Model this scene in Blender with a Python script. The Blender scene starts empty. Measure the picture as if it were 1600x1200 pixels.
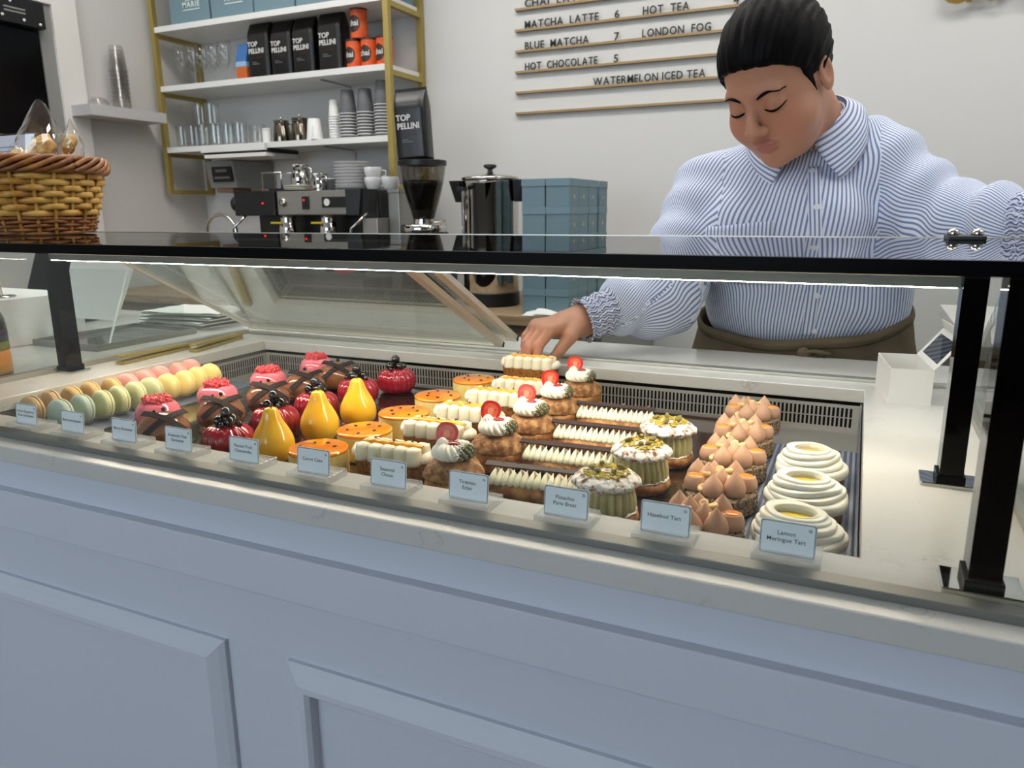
import bpy, bmesh, math, random
import numpy as np
from mathutils import Vector, Matrix, Euler
from mathutils.bvhtree import BVHTree

PI = math.pi
random.seed(7)
scene = bpy.context.scene
COL = scene.collection

# ------------------------------------------------------------------ camera
cam_data = bpy.data.cameras.new('camera')
cam_data.sensor_width = 36.0
cam_data.lens = 26.35
cam_data.clip_start = 0.02
cam_data.dof.use_dof = True
cam_data.dof.focus_distance = 0.98
cam_data.dof.aperture_fstop = 11.0
cam = bpy.data.objects.new('camera', cam_data)
COL.objects.link(cam)
YAW, PITCH, ROLL = math.radians(24.908), math.radians(13.094), math.radians(-0.462)
_f0 = Vector((-math.sin(YAW), math.cos(YAW), 0)); _r = Vector((math.cos(YAW), math.sin(YAW), 0))
_f = _f0 * math.cos(PITCH) - Vector((0, 0, math.sin(PITCH)))
_u = _f0 * math.sin(PITCH) + Vector((0, 0, math.cos(PITCH)))
_rr = _r * math.cos(ROLL) + _u * math.sin(ROLL)
_uu = -_r * math.sin(ROLL) + _u * math.cos(ROLL)
cam.matrix_world = Matrix(((_rr.x, _uu.x, -_f.x, 0), (_rr.y, _uu.y, -_f.y, 0), (_rr.z, _uu.z, -_f.z, 1.17), (0, 0, 0, 1)))
scene.camera = cam

# ------------------------------------------------------------------ world: overcast daylight coming in through the open shop front
world = bpy.data.worlds.new('overcast_daylight')
scene.world = world
world.use_nodes = True
_bg = world.node_tree.nodes['Background']
_bg.inputs['Color'].default_value = (0.76, 0.88, 1.0, 1)
_bg.inputs['Strength'].default_value = 4.8
scene.view_settings.view_transform = 'Standard'
scene.view_settings.look = 'None'
scene.view_settings.exposure = 0.0
scene.view_settings.gamma = 1.0
scene.view_settings.use_curve_mapping = False
scene.cycles.max_bounces = 8
scene.cycles.transparent_max_bounces = 24
scene.cycles.glossy_bounces = 4
scene.cycles.transmission_bounces = 6
scene.cycles.diffuse_bounces = 4
scene.cycles.sample_clamp_indirect = 6.0

# ------------------------------------------------------------------ materials
MATS = {}

def srgb(c):
    if isinstance(c, str):
        c = c.lstrip('#'); c = [int(c[i:i + 2], 16) / 255 for i in (0, 2, 4)]
    return tuple(x / 12.92 if x <= 0.04045 else ((x + 0.055) / 1.055) ** 2.4 for x in c)

def mat(name, col, rough=0.5, metal=0.0, spec=0.5, coat=0.0, col2=None, nscale=20, ndetail=3, nlo=0.4, nhi=0.6,
        bump=0.0, bscale=60, bdist=0.002, sss=0.0, emit=0.0, alpha=1.0, stretch=None, sheen=0.0, vor=False):
    if name in MATS: return MATS[name]
    m = bpy.data.materials.new(name); m.use_nodes = True
    nt = m.node_tree; b = nt.nodes['Principled BSDF']
    c = srgb(col)
    b.inputs['Base Color'].default_value = (*c, 1)
    b.inputs['Roughness'].default_value = rough
    b.inputs['Metallic'].default_value = metal
    b.inputs['Specular IOR Level'].default_value = spec
    b.inputs['Coat Weight'].default_value = coat
    b.inputs['Coat Roughness'].default_value = 0.05
    b.inputs['Sheen Weight'].default_value = sheen
    if sss:
        b.inputs['Subsurface Weight'].default_value = sss
        b.inputs['Subsurface Radius'].default_value = (0.006, 0.004, 0.003)
        b.inputs['Subsurface Scale'].default_value = 4.8
    if emit:
        b.inputs['Emission Color'].default_value = (*c, 1); b.inputs['Emission Strength'].default_value = emit
    if alpha < 1: b.inputs['Alpha'].default_value = alpha
    tc = None
    def coords():
        t = nt.nodes.new('ShaderNodeTexCoord'); mp = nt.nodes.new('ShaderNodeMapping')
        nt.links.new(t.outputs['Object'], mp.inputs['Vector'])
        if stretch: mp.inputs['Scale'].default_value = stretch
        return mp.outputs['Vector']
    if col2 is not None:
        v = coords()
        n = nt.nodes.new('ShaderNodeTexVoronoi' if vor else 'ShaderNodeTexNoise'); n.inputs['Scale'].default_value = nscale
        if not vor: n.inputs['Detail'].default_value = ndetail
        nt.links.new(v, n.inputs['Vector'])
        r = nt.nodes.new('ShaderNodeValToRGB')
        r.color_ramp.elements[0].position = nlo; r.color_ramp.elements[1].position = nhi
        r.color_ramp.elements[0].color = (*c, 1); r.color_ramp.elements[1].color = (*srgb(col2), 1)
        nt.links.new(n.outputs[0], r.inputs['Fac']); nt.links.new(r.outputs['Color'], b.inputs['Base Color'])
    if bump:
        v = coords()
        n = nt.nodes.new('ShaderNodeTexNoise'); n.inputs['Scale'].default_value = bscale; n.inputs['Detail'].default_value = 4
        nt.links.new(v, n.inputs['Vector'])
        bp = nt.nodes.new('ShaderNodeBump'); bp.inputs['Strength'].default_value = bump; bp.inputs['Distance'].default_value = bdist
        nt.links.new(n.outputs[0], bp.inputs['Height']); nt.links.new(bp.outputs['Normal'], b.inputs['Normal'])
    MATS[name] = m
    return m

def thin_glass(name, tint=(0.96, 0.98, 0.97), ior=1.5, rough=0.0, boost=1.0):
    """sheet of clear glass or acrylic: passes light straight through and mirrors by Fresnel"""
    if name in MATS: return MATS[name]
    m = bpy.data.materials.new(name); m.use_nodes = True
    nt = m.node_tree; nt.nodes.clear()
    o = nt.nodes.new('ShaderNodeOutputMaterial'); mx = nt.nodes.new('ShaderNodeMixShader')
    t = nt.nodes.new('ShaderNodeBsdfTransparent'); t.inputs['Color'].default_value = (*tint, 1)
    g = nt.nodes.new('ShaderNodeBsdfGlossy'); g.inputs['Roughness'].default_value = rough
    f = nt.nodes.new('ShaderNodeFresnel')
    ge = nt.nodes.new('ShaderNodeNewGeometry'); mi = nt.nodes.new('ShaderNodeMix'); mi.data_type = 'FLOAT'   # same reflectance from either side of the sheet
    mi.inputs[2].default_value = ior; mi.inputs[3].default_value = 1 / ior
    nt.links.new(ge.outputs['Backfacing'], mi.inputs[0]); nt.links.new(mi.outputs[0], f.inputs['IOR'])
    ml = nt.nodes.new('ShaderNodeMath'); ml.operation = 'MULTIPLY'; ml.use_clamp = True; ml.inputs[1].default_value = boost
    nt.links.new(f.outputs[0], ml.inputs[0]); nt.links.new(ml.outputs[0], mx.inputs[0])
    nt.links.new(t.outputs[0], mx.inputs[1]); nt.links.new(g.outputs[0], mx.inputs[2]); nt.links.new(mx.outputs[0], o.inputs['Surface'])
    MATS[name] = m
    return m

# ------------------------------------------------------------------ mesh helpers
def mesh_of(name, verts, faces, smooth=False):
    me = bpy.data.meshes.new(name)
    me.from_pydata([tuple(v) for v in verts], [], [tuple(f) for f in faces])
    me.update()
    if smooth: me.polygons.foreach_set('use_smooth', [True] * len(me.polygons))
    return me

def link(name, me, m=None, parent=None, loc=None, rot=None):
    o = bpy.data.objects.new(name, me)
    COL.objects.link(o)
    if m is not None:
        if isinstance(m, (list, tuple)):
            for x in m: me.materials.append(x)
        else: me.materials.append(m)
    if parent is not None: o.parent = parent
    if loc is not None: o.location = loc
    if rot is not None: o.rotation_euler = rot
    return o

def tag(o, label=None, cat=None, group=None, kind=None):
    if label: o['label'] = label
    if cat: o['category'] = cat
    if group: o['group'] = group
    if kind: o['kind'] = kind
    return o

def thing(name, label, cat, loc=(0, 0, 0), rotz=0.0, group=None):
    o = bpy.data.objects.new(name, None); COL.objects.link(o)
    o.location = loc; o.rotation_euler = (0, 0, rotz); o.empty_display_size = 0.02
    return tag(o, label, cat, group)

def dup(root, loc, rotz=0.0, label=None, scale=None):
    r = root.copy(); COL.objects.link(r); r.location = loc; r.rotation_euler = (0, 0, rotz)
    if scale: r.scale = (scale,) * 3
    if label: r['label'] = label
    for ch in root.children:
        c = ch.copy(); COL.objects.link(c); c.parent = r
        for g in ch.children:
            d = g.copy(); COL.objects.link(d); d.parent = c
    return r

class MB:
    """collects geometry for ONE mesh object"""
    def __init__(s): s.v = []; s.f = []; s.mi = []; s.cur = 0
    def add(s, vs, fs):
        n = len(s.v); s.v += [tuple(map(float, v)) for v in vs]; s.f += [tuple(i + n for i in f) for f in fs]; s.mi += [s.cur] * len(fs); return s
    def box(s, a, b):
        (x0, y0, z0), (x1, y1, z1) = a, b
        return s.add([(x0, y0, z0), (x1, y0, z0), (x1, y1, z0), (x0, y1, z0), (x0, y0, z1), (x1, y0, z1), (x1, y1, z1), (x0, y1, z1)],
                     [(3, 2, 1, 0), (4, 5, 6, 7), (0, 1, 5, 4), (1, 2, 6, 5), (2, 3, 7, 6), (3, 0, 4, 7)])
    def obox(s, c, sx, sy, sz, M):
        vs = [Vector((x * sx / 2, y * sy / 2, z * sz / 2)) for z in (-1, 1) for x, y in ((-1, -1), (1, -1), (1, 1), (-1, 1))]
        return s.add([Vector(c) + M @ v for v in vs], [(3, 2, 1, 0), (4, 5, 6, 7), (0, 1, 5, 4), (1, 2, 6, 5), (2, 3, 7, 6), (3, 0, 4, 7)])
    def hexa(s, p):   # eight corners: bottom four ccw, top four ccw
        return s.add(p, [(3, 2, 1, 0), (4, 5, 6, 7), (0, 1, 5, 4), (1, 2, 6, 5), (2, 3, 7, 6), (3, 0, 4, 7)])
    def lathe(s, prof, n=32, mod=None, c=(0, 0, 0), axis='Z'):
        """profile [(r, z)...]; r==0 ends are closed to a point; mod(theta, t, r, z)->(r, z)"""
        vs = []; fs = []; rings = []
        for k, (r, z) in enumerate(prof):
            t = k / max(1, len(prof) - 1)
            if abs(r) < 1e-7:
                rr, zz = (0, z) if mod is None else (0, mod(0, t, r, z)[1])
                rings.append([len(vs)]); vs.append((0, 0, zz)); continue
            ring = []
            for i in range(n):
                th = 2 * PI * i / n
                rr, zz = (r, z) if mod is None else mod(th, t, r, z)
                ring.append(len(vs)); vs.append((rr * math.cos(th), rr * math.sin(th), zz))
            rings.append(ring)
        for a, b in zip(rings, rings[1:]):
            if len(a) == 1 and len(b) == 1: continue
            for i in range(n):
                j = (i + 1) % n
                if len(a) == 1: fs.append((a[0], b[j], b[i]))
                elif len(b) == 1: fs.append((a[i], a[j], b[0]))
                else: fs.append((a[i], a[j], b[j], b[i]))
        if axis == 'Y': vs = [(x, z, -y) for x, y, z in vs]
        elif axis == 'X': vs = [(z, x, y) for x, y, z in vs]
        return s.add([(x + c[0], y + c[1], z + c[2]) for x, y, z in vs], fs)
    def tube(s, pts, r, n=8, closed=False, flat=None):
        """round rod along points; r number or list; flat=(w,h) rectangle-ish scale"""
        P = [Vector(p) for p in pts]; N = len(P); vs = []; fs = []
        up = Vector((0, 0, 1)); prevx = None
        for i, p in enumerate(P):
            if closed: d = (P[(i + 1) % N] - P[i - 1])
            else: d = (P[min(i + 1, N - 1)] - P[max(i - 1, 0)])
            d.normalize()
            if prevx is None:
                x = d.cross(up)
                if x.length < 1e-3: x = d.cross(Vector((1, 0, 0)))
            else: x = prevx - d * prevx.dot(d)
            x.normalize(); prevx = x; y = x.cross(d).normalized()
            rr = r[i] if isinstance(r, (list, tuple)) else r
            for k in range(n):
                a = 2 * PI * k / n
                vs.append(p + x * (math.cos(a) * rr * (flat[0] if flat else 1)) + y * (math.sin(a) * rr * (flat[1] if flat else 1)))
        for i in range(N if closed else N - 1):
            a = i * n; b = ((i + 1) % N) * n
            for k in range(n):
                fs.append((a + k, a + (k + 1) % n, b + (k + 1) % n, b + k))
        if not closed:
            fs.append(tuple(range(n))[::-1]); fs.append(tuple((N - 1) * n + k for k in range(n)))
        return s.add(vs, fs)
    def sphere(s, c, r, nu=12, nv=8, sc=(1, 1, 1), M=None):
        vs = [(0, 0, -1)]; fs = []
        for j in range(1, nv):
            ph = -PI / 2 + PI * j / nv
            for i in range(nu):
                th = 2 * PI * i / nu; vs.append((math.cos(ph) * math.cos(th), math.cos(ph) * math.sin(th), math.sin(ph)))
        vs.append((0, 0, 1)); T = len(vs) - 1
        for i in range(nu):
            j = (i + 1) % nu
            fs.append((0, 1 + j, 1 + i)); fs.append((T, T - nu + i, T - nu + j))
            for k in range(nv - 2):
                a = 1 + k * nu; fs.append((a + i, a + j, a + nu + j, a + nu + i))
        out = []
        for v in vs:
            q = Vector((v[0] * r * sc[0], v[1] * r * sc[1], v[2] * r * sc[2]))
            if M is not None: q = M @ q
            out.append(q + Vector(c))
        return s.add(out, fs)
    def grid(s, fn, nu, nv, closeu=False):
        """sheet fn(u,v), u,v in 0..1"""
        vs = [fn(i / (nu if closeu else nu - 1), j / (nv - 1)) for j in range(nv) for i in range(nu)]; fs = []
        for j in range(nv - 1):
            for i in range(nu if closeu else nu - 1):
                k = (i + 1) % nu
                fs.append((j * nu + i, j * nu + k, (j + 1) * nu + k, (j + 1) * nu + i))
        return s.add(vs, fs)
    def prism(s, poly, z0, z1, M=None):
        n = len(poly); vs = [Vector((x, y, z0)) for x, y in poly] + [Vector((x, y, z1)) for x, y in poly]
        if M is not None: vs = [M @ v for v in vs]
        fs = [tuple(range(n))[::-1], tuple(range(n, 2 * n))] + [(i, (i + 1) % n, n + (i + 1) % n, n + i) for i in range(n)]
        return s.add(vs, fs)
    def mesh(s, name, smooth=False, bevel=0.0, seg=2):
        me = mesh_of(name, s.v, s.f, smooth)
        if any(s.mi): me.polygons.foreach_set('material_index', s.mi)
        if bevel:
            bm = bmesh.new(); bm.from_mesh(me)
            bmesh.ops.bevel(bm, geom=bm.edges[:], offset=bevel, segments=seg, affect='EDGES', profile=0.7)
            bm.to_mesh(me); bm.free()
        return me
    def build(s, name, m, parent=None, smooth=False, bevel=0.0, loc=None, rot=None, auto=None, seg=2):
        me = s.mesh(name, smooth, bevel, seg)
        o = link(name, me, m, parent, loc, rot)
        if auto is not None:
            me.polygons.foreach_set('use_smooth', [True] * len(me.polygons)); me.set_sharp_from_angle(angle=math.radians(auto))
        return o

def part_box(name, a, b, m, parent=None, bevel=0.0, seg=2):
    return MB().box(a, b).build(name, m, parent, bevel=bevel, seg=seg)

def struct(o): o['kind'] = 'structure'; return o

_txt = {}
def text_mesh(body, size, extrude=0.0005, align='CENTER', spacing=1.0, line=1.0, bold=0.0):
    key = (body, size, extrude, align, spacing, bold)
    if key in _txt: return _txt[key]
    cu = bpy.data.curves.new('lettering', 'FONT'); cu.body = body; cu.size = size; cu.extrude = extrude
    cu.align_x = align; cu.align_y = 'BOTTOM_BASELINE'; cu.space_character = spacing; cu.space_line = line; cu.offset = bold; cu.resolution_u = 3
    o = bpy.data.objects.new('lettering', cu); COL.objects.link(o)
    dg = bpy.context.evaluated_depsgraph_get(); dg.update()
    me = bpy.data.meshes.new_from_object(o.evaluated_get(dg))
    bpy.data.objects.remove(o); bpy.data.curves.remove(cu)
    me.name = 'lettering'
    _txt[key] = me
    return me

def text(name, body, size, m, parent, loc, rot=(PI / 2, 0, 0), extrude=0.0005, align='CENTER', spacing=1.0, bold=0.0, sx=1.0):
    me = text_mesh(body, size, extrude, align, spacing, 1.0, bold).copy(); me.materials.clear()
    o = link(name, me, m, parent, loc, rot)
    if sx != 1.0: o.scale = (sx, 1, 1)
    return o

ORD = ['nearest the front glass', 'second from the front glass', 'third from the front glass', 'fourth from the front glass', 'fifth from the front glass',
       'sixth from the front glass', 'seventh from the front glass', 'eighth from the front glass', 'ninth from the front glass', 'rearmost']

# ------------------------------------------------------------------ shared materials
WALL = mat('white_wall_paint', (0.80, 0.80, 0.79), rough=0.75, spec=0.25, bump=0.05, bscale=220, bdist=0.001)
WALLL = mat('pale_grey_wall_paint', (0.76, 0.755, 0.74), rough=0.75, spec=0.25, bump=0.05, bscale=220, bdist=0.001)
CEILM = mat('ceiling_paint', (0.86, 0.86, 0.85), rough=0.85, spec=0.2)
FLOORM = mat('darkened_wood_floor', (0.24, 0.20, 0.17), rough=0.5, col2=(0.30, 0.25, 0.21), nscale=6, stretch=(6, 1, 1))  # unseen floor, darkened to weaken its reflection in the front glass
PAINT = mat('blue_grey_cabinet_paint', (0.80, 0.82, 0.86), rough=0.5, spec=0.35, bump=0.12, bscale=90, bdist=0.0008, stretch=(0.25, 1, 2.2))
ALU = mat('brushed_aluminium', (0.72, 0.71, 0.67), rough=0.38, metal=0.85, spec=0.5)
STEEL = mat('stainless_steel', (0.68, 0.68, 0.67), rough=0.22, metal=1.0)
SATIN = mat('satin_steel', (0.62, 0.62, 0.60), rough=0.42, metal=1.0)
CHROME = mat('polished_chrome', (0.80, 0.79, 0.77), rough=0.04, metal=1.0)
DCHROME = mat('chrome_dark_reflection', (0.11, 0.105, 0.10), rough=0.05, metal=1.0)  # chrome with its dark reflections put into the base colour
BLACKG = mat('black_gloss', (0.01, 0.01, 0.011), rough=0.3, spec=0.06)
BLACKP = mat('black_plastic', (0.035, 0.035, 0.04), rough=0.42)
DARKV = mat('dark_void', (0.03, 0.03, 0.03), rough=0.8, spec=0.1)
WHITEP = mat('white_plastic', (0.86, 0.86, 0.85), rough=0.4)
CARD = mat('white_card', (0.90, 0.895, 0.88), rough=0.65, spec=0.3)
GOLD = mat('brushed_brass', (0.66, 0.585, 0.33), rough=0.42, metal=0.55, spec=0.5)
GLASS = thin_glass('clear_glass', (0.965, 0.985, 0.975))
ACRYL = thin_glass('clear_acrylic', (0.93, 0.95, 0.95), ior=1.45)
SLABG = thin_glass('smoked_top_glass', (0.42, 0.44, 0.44), ior=1.52)

def quartz():
    m = mat('white_quartz', (0.85, 0.84, 0.81), rough=0.17, spec=0.5)
    nt = m.node_tree; b = nt.nodes['Principled BSDF']
    t = nt.nodes.new('ShaderNodeTexCoord')
    n1 = nt.nodes.new('ShaderNodeTexNoise'); n1.inputs['Scale'].default_value = 26; n1.inputs['Detail'].default_value = 6; n1.inputs['Distortion'].default_value = 1.6
    r1 = nt.nodes.new('ShaderNodeValToRGB'); e = r1.color_ramp.elements
    e[0].position = 0.47; e[0].color = (0, 0, 0, 1); e[1].position = 0.5; e[1].color = (1, 1, 1, 1); x = e.new(0.53); x.color = (0, 0, 0, 1)
    n2 = nt.nodes.new('ShaderNodeTexNoise'); n2.inputs['Scale'].default_value = 17; n2.inputs['Detail'].default_value = 2
    r2 = nt.nodes.new('ShaderNodeValToRGB'); r2.color_ramp.elements[0].position = 0.55; r2.color_ramp.elements[1].position = 0.68
    n3 = nt.nodes.new('ShaderNodeTexNoise'); n3.inputs['Scale'].default_value = 60
    mu = nt.nodes.new('ShaderNodeMath'); mu.operation = 'MULTIPLY'
    mx = nt.nodes.new('ShaderNodeMix'); mx.data_type = 'RGBA'
    mx.inputs[6].default_value = (*srgb((0.79, 0.785, 0.765)), 1); mx.inputs[7].default_value = (*srgb((0.70, 0.685, 0.66)), 1)
    for n in (n1, n2, n3): nt.links.new(t.outputs['Object'], n.inputs['Vector'])
    nt.links.new(n1.outputs[0], r1.inputs[0]); nt.links.new(n2.outputs[0], r2.inputs[0])
    nt.links.new(r1.outputs[0], mu.inputs[0]); nt.links.new(r2.outputs[0], mu.inputs[1])
    nt.links.new(mu.outputs[0], mx.inputs[0]); nt.links.new(mx.outputs[2], b.inputs['Base Color'])
    return m
QUARTZ = quartz()

# ------------------------------------------------------------------ the room
XL, XR, YB, YF, ZC = -3.36, 3.4, 3.2, -4.2, 3.0
struct(part_box('floor', (XL - .1, YF, -0.1), (XR + .1, YB + .1, 0), FLOORM))
struct(part_box('ceiling', (XL - .1, YF, ZC), (XR + .1, YB + .1, ZC + .1), CEILM))
struct(part_box('wall_back', (XL - .1, YB, 0), (XR + .1, YB + .1, ZC), WALL))
wl = part_box('wall_left', (XL - .1, YF, 0), (XL, YB, ZC), WALLL); struct(wl)
struct(part_box('wall_right', (XR, YF, 0), (XR + .1, YB, ZC), WALL))
struct(part_box('added_front_wall', (.05, YF - .1, 0), (XR + .1, YF, ZC), mat('dark_front_blocker', (0.13, 0.125, 0.12), rough=.5)))  # unseen dark wall added to blacken post reflections and narrow the daylight
struct(part_box('added_front_wall', (XL - .1, YF - .1, 0), (.05, YF, 1.05), mat('dark_front_blocker', None)))  # unseen low wall added to keep bright reflections off the front glass
# unseen ceiling panels; the rear row is added to brighten the back and left walls
LAMP = mat('lamp_diffuser', (1.0, 0.985, 0.965), rough=0.6, emit=15.0)
for i, (lx, ly, pl) in enumerate([(-2.3, 0.9, 'over the left end of the counter'), (-0.3, 0.9, 'over the middle of the counter'), (1.7, 0.9, 'over the right end of the counter'),
                                  (-2.5, 2.05, 'added over the back counter by the shelves'), (-1.1, 2.05, 'added over the middle of the back counter'), (0.4, 2.2, 'added over the staff aisle'), (2.3, 2.2, 'added over the right end of the staff aisle')]):
    t = thing('unseen_ceiling_light', 'flat white ceiling light panel ' + pl, 'ceiling light', (lx, ly, ZC), group='ceiling light panels')
    MB().box((-.62, -.17, -.05), (.62, .17, 0)).build('housing', WHITEP, t, bevel=.006)
    MB().box((-.59, -.14, -.056), (.59, .14, -.05)).build('diffuser', LAMP, t)

# dark doorway in the left wall with a white frame
dr = struct(bpy.data.objects.new('door_1', None)); COL.objects.link(dr)
FRAMEM = mat('white_trim_paint', (0.83, 0.82, 0.80), rough=0.5)
GREYT = mat('grey_jamb_paint', (0.50, 0.50, 0.49), rough=0.5)
part_box('door_leaf', (XL, 1.30, 1.50), (XL + .012, 2.34, 2.06), mat('black_glass_door', (0.01, 0.01, 0.011), rough=0.2, spec=0.2), dr)
part_box('jamb', (XL, 2.34, 1.40), (XL + .02, 2.40, 2.06), GREYT, dr)
part_box('frame_side', (XL, 2.40, 0.9), (XL + .035, 2.52, 2.2), FRAMEM, dr, bevel=.004)
part_box('frame_head', (XL, 1.2, 2.06), (XL + .034, 2.40, 2.2), FRAMEM, dr, bevel=.004)
cb = part_box('control_box', (XL + .013, 1.7, 1.945), (XL + .06, 2.345, 2.05), BLACKP, dr, bevel=.004)
for yy_, zz_ in ((2.32, 1.96), (2.25, 1.965), (2.16, 1.97), (2.2, 2.03)):
    MB().sphere((XL + .061, yy_, zz_), .006, 8, 6).build('screw', WHITEP, cb)
for zz_ in (1.988, 2.002): part_box('print_line', (XL + .0602, 2.17, zz_), (XL + .0608, 2.26, zz_ + .006), GREYT, cb)

# floating shelf on the left wall
part = MB().box((XL, 2.43, 1.600), (XL + .165, 2.84, 1.648)).build('floating_shelf', mat('grey_white_shelf', (0.72, 0.71, 0.71), rough=0.5), None, bevel=.002)
tag(part, 'thick pale grey floating shelf on the left wall beside the dark doorway', 'shelf')

# ------------------------------------------------------------------ counter front
dc = thing('display_counter', 'blue-grey panelled counter base under the glass pastry case', 'counter', (0, 0, 0))
CX0, CX1 = -2.9, 1.6
part_box('body', (CX0, .548, .0), (CX1, .56, .879), PAINT, dc)
part_box('side_panel', (CX0, .56, 0), (CX0 + .02, 1.45, .84), PAINT, dc)
part_box('side_panel', (CX1 - .02, .56, 0), (CX1, 1.45, .84), PAINT, dc)
part_box('frieze_board', (CX0, .536, .838), (CX1, .548, .8785), PAINT, dc, bevel=.001)
part_box('ledge_board', (CX0, .524, .788), (CX1, .548, .838), PAINT, dc, bevel=.003, seg=3)
part_box('plinth', (CX0, .538, .0), (CX1, .548, .10), PAINT, dc, bevel=.002)
PROF = [(0, 0), (0, .005), (.006, .009), (.020, .015), (.027, .015), (.031, .011), (.032, 0)]
def moulding(x0, x1, z0, z1, nm):
    fr = bpy.data.objects.new('panel_moulding', None); COL.objects.link(fr); fr.parent = dc
    cs = [(x0, z1), (x1, z1), (x1, z0), (x0, z0)]
    inn = [(1, -1), (-1, -1), (-1, 1), (1, 1)]
    for k in range(4):
        a, b = cs[k], cs[(k + 1) % 4]; ia, ib = inn[k], inn[(k + 1) % 4]
        vs = []
        for (c, i) in ((a, ia), (b, ib)):
            for (w, hgt) in PROF: vs.append((c[0] + i[0] * w, .548 - hgt, c[1] + i[1] * w))
        n = len(PROF)
        fs = [(j, j + 1, n + j + 1, n + j) for j in range(n - 1)] + [tuple(range(n))[::-1], tuple(range(n, 2 * n))]
        MB().add(vs, fs).build('moulding_rail', PAINT, fr)
for i in range(-3, 2):
    moulding(-.518 + i * .84, -.518 + i * .84 + .75, .13, .705, i)

# ------------------------------------------------------------------ quartz worktop with the well opening
WX0, WX1, WY0, WY1 = -1.155, .0193, .611, 1.223
def worktop():
    m = MB(); z0, z1 = .8795, .900
    ox = [(-2.95, .52), (1.65, .52), (1.65, 1.473), (-2.95, 1.473)]
    ix = [(WX0, WY0), (WX1, WY0), (WX1, WY1), (WX0, WY1)]
    vs = [(x, y, z1) for x, y in ox] + [(x, y, z1) for x, y in ix] + [(x, y, z0) for x, y in ox] + [(x, y, z0) for x, y in ix]
    fs = []
    for k in range(4):
        j = (k + 1) % 4
        fs += [(k, j, 4 + j, 4 + k), (8 + j, 8 + k, 12 + k, 12 + j), (8 + k, 8 + j, j, k), (4 + k, 4 + j, 12 + j, 12 + k)]
    m.add(vs, fs)
    return m
o = worktop().build('stone_worktop', QUARTZ, None, bevel=.0022, seg=3)
tag(o, 'white veined quartz worktop with a cut-out for the pastry well', 'worktop')

# ------------------------------------------------------------------ refrigerated well
well = thing('refrigerated_well', 'stainless refrigerated well sunk in the white worktop, holding the pastries', 'display well', (0, 0, 0))
ZW, ZD = .829, .853
LINER = mat('liner_steel', (0.55, 0.55, 0.53), rough=0.35, metal=0.8)
part_box('well_floor', (WX0, WY0, .70), (WX1, WY1, ZW), mat('well_floor_grey', (0.50, 0.49, 0.47), rough=0.3, metal=0.2), well)
part_box('liner_wall', (WX0 - .02, WY0 - .02, .70), (WX1 + .02, WY0, .879), LINER, well)
part_box('liner_wall', (WX1, WY0, .70), (WX1 + .02, WY1 + .03, .879), LINER, well)
part_box('liner_wall', (WX0 - .02, WY0, .70), (WX0, WY1 + .03, .879), LINER, well)
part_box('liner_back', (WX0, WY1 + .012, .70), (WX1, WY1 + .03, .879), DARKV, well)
GRILM = mat('pale_grille_steel', (0.70, 0.69, 0.67), rough=.35, metal=.35)
def grille(name, x0, x1, y, flip=False):
    """perforated air-return plate: two rows of upright slots"""
    m = MB(); pitch, w = .0062, .0035
    za, zb, zm0, zm1 = .8385, .8690, .8530, .8545
    def q(a, b, za_, zb_):
        if flip: m.box((y - .0012, a, za_), (y, b, zb_))
        else: m.box((a, y, za_), (b, y + .0012, zb_))
    q(x0, x1, .829, za); q(x0, x1, zb, .874)
    n = int((x1 - x0 - .02) / pitch); s = x0 + (x1 - x0 - n * pitch) / 2
    q(x0, s, za, zb); q(s + n * pitch, x1, za, zb); q(s, s + n * pitch, zm0, zm1)
    for k in range(n):
        q(s + k * pitch + w, s + (k + 1) * pitch, za, zb)
    return m
g = grille('grille', WX0, WX1, WY1).build('air_grille', GRILM, well); tag(g, 'steel grille plate with rows of narrow upright slots')
g = grille('grille', .80, WY1, WX0 + .004, True).build('air_grille', GRILM, well)
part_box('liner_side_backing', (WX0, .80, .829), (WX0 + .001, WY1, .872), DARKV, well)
# glossy deck boards that the pastries stand on, one per stretch of the case
BOARD = mat('black_glass_board', (0.10, 0.095, 0.09), rough=0.05, spec=0.6)
AMBER = mat('bronze_gloss_board', (0.20, 0.13, 0.075), rough=0.07, spec=0.5)
MATM = mat('blue_striped_mat', (0.26, 0.28, 0.34), rough=0.6)
def stripes(m, c1, c2, period, axis=0):
    nt = m.node_tree; b = nt.nodes['Principled BSDF']; t = nt.nodes.new('ShaderNodeTexCoord'); s = nt.nodes.new('ShaderNodeSeparateXYZ')
    a = nt.nodes.new('ShaderNodeMath'); a.operation = 'DIVIDE'; a.inputs[1].default_value = period
    f = nt.nodes.new('ShaderNodeMath'); f.operation = 'FRACT'; r = nt.nodes.new('ShaderNodeValToRGB'); r.color_ramp.interpolation = 'CONSTANT'
    r.color_ramp.elements[0].color = (*srgb(c1), 1); r.color_ramp.elements[1].color = (*srgb(c2), 1); r.color_ramp.elements[1].position = .55
    nt.links.new(t.outputs['Object'], s.inputs[0]); nt.links.new(s.outputs[axis], a.inputs[0]); nt.links.new(a.outputs[0], f.inputs[0]); nt.links.new(f.outputs[0], r.inputs[0]); nt.links.new(r.outputs[0], b.inputs['Base Color'])
stripes(MATM, (0.20, 0.22, 0.27), (0.42, 0.45, 0.52), .0068)
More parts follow.
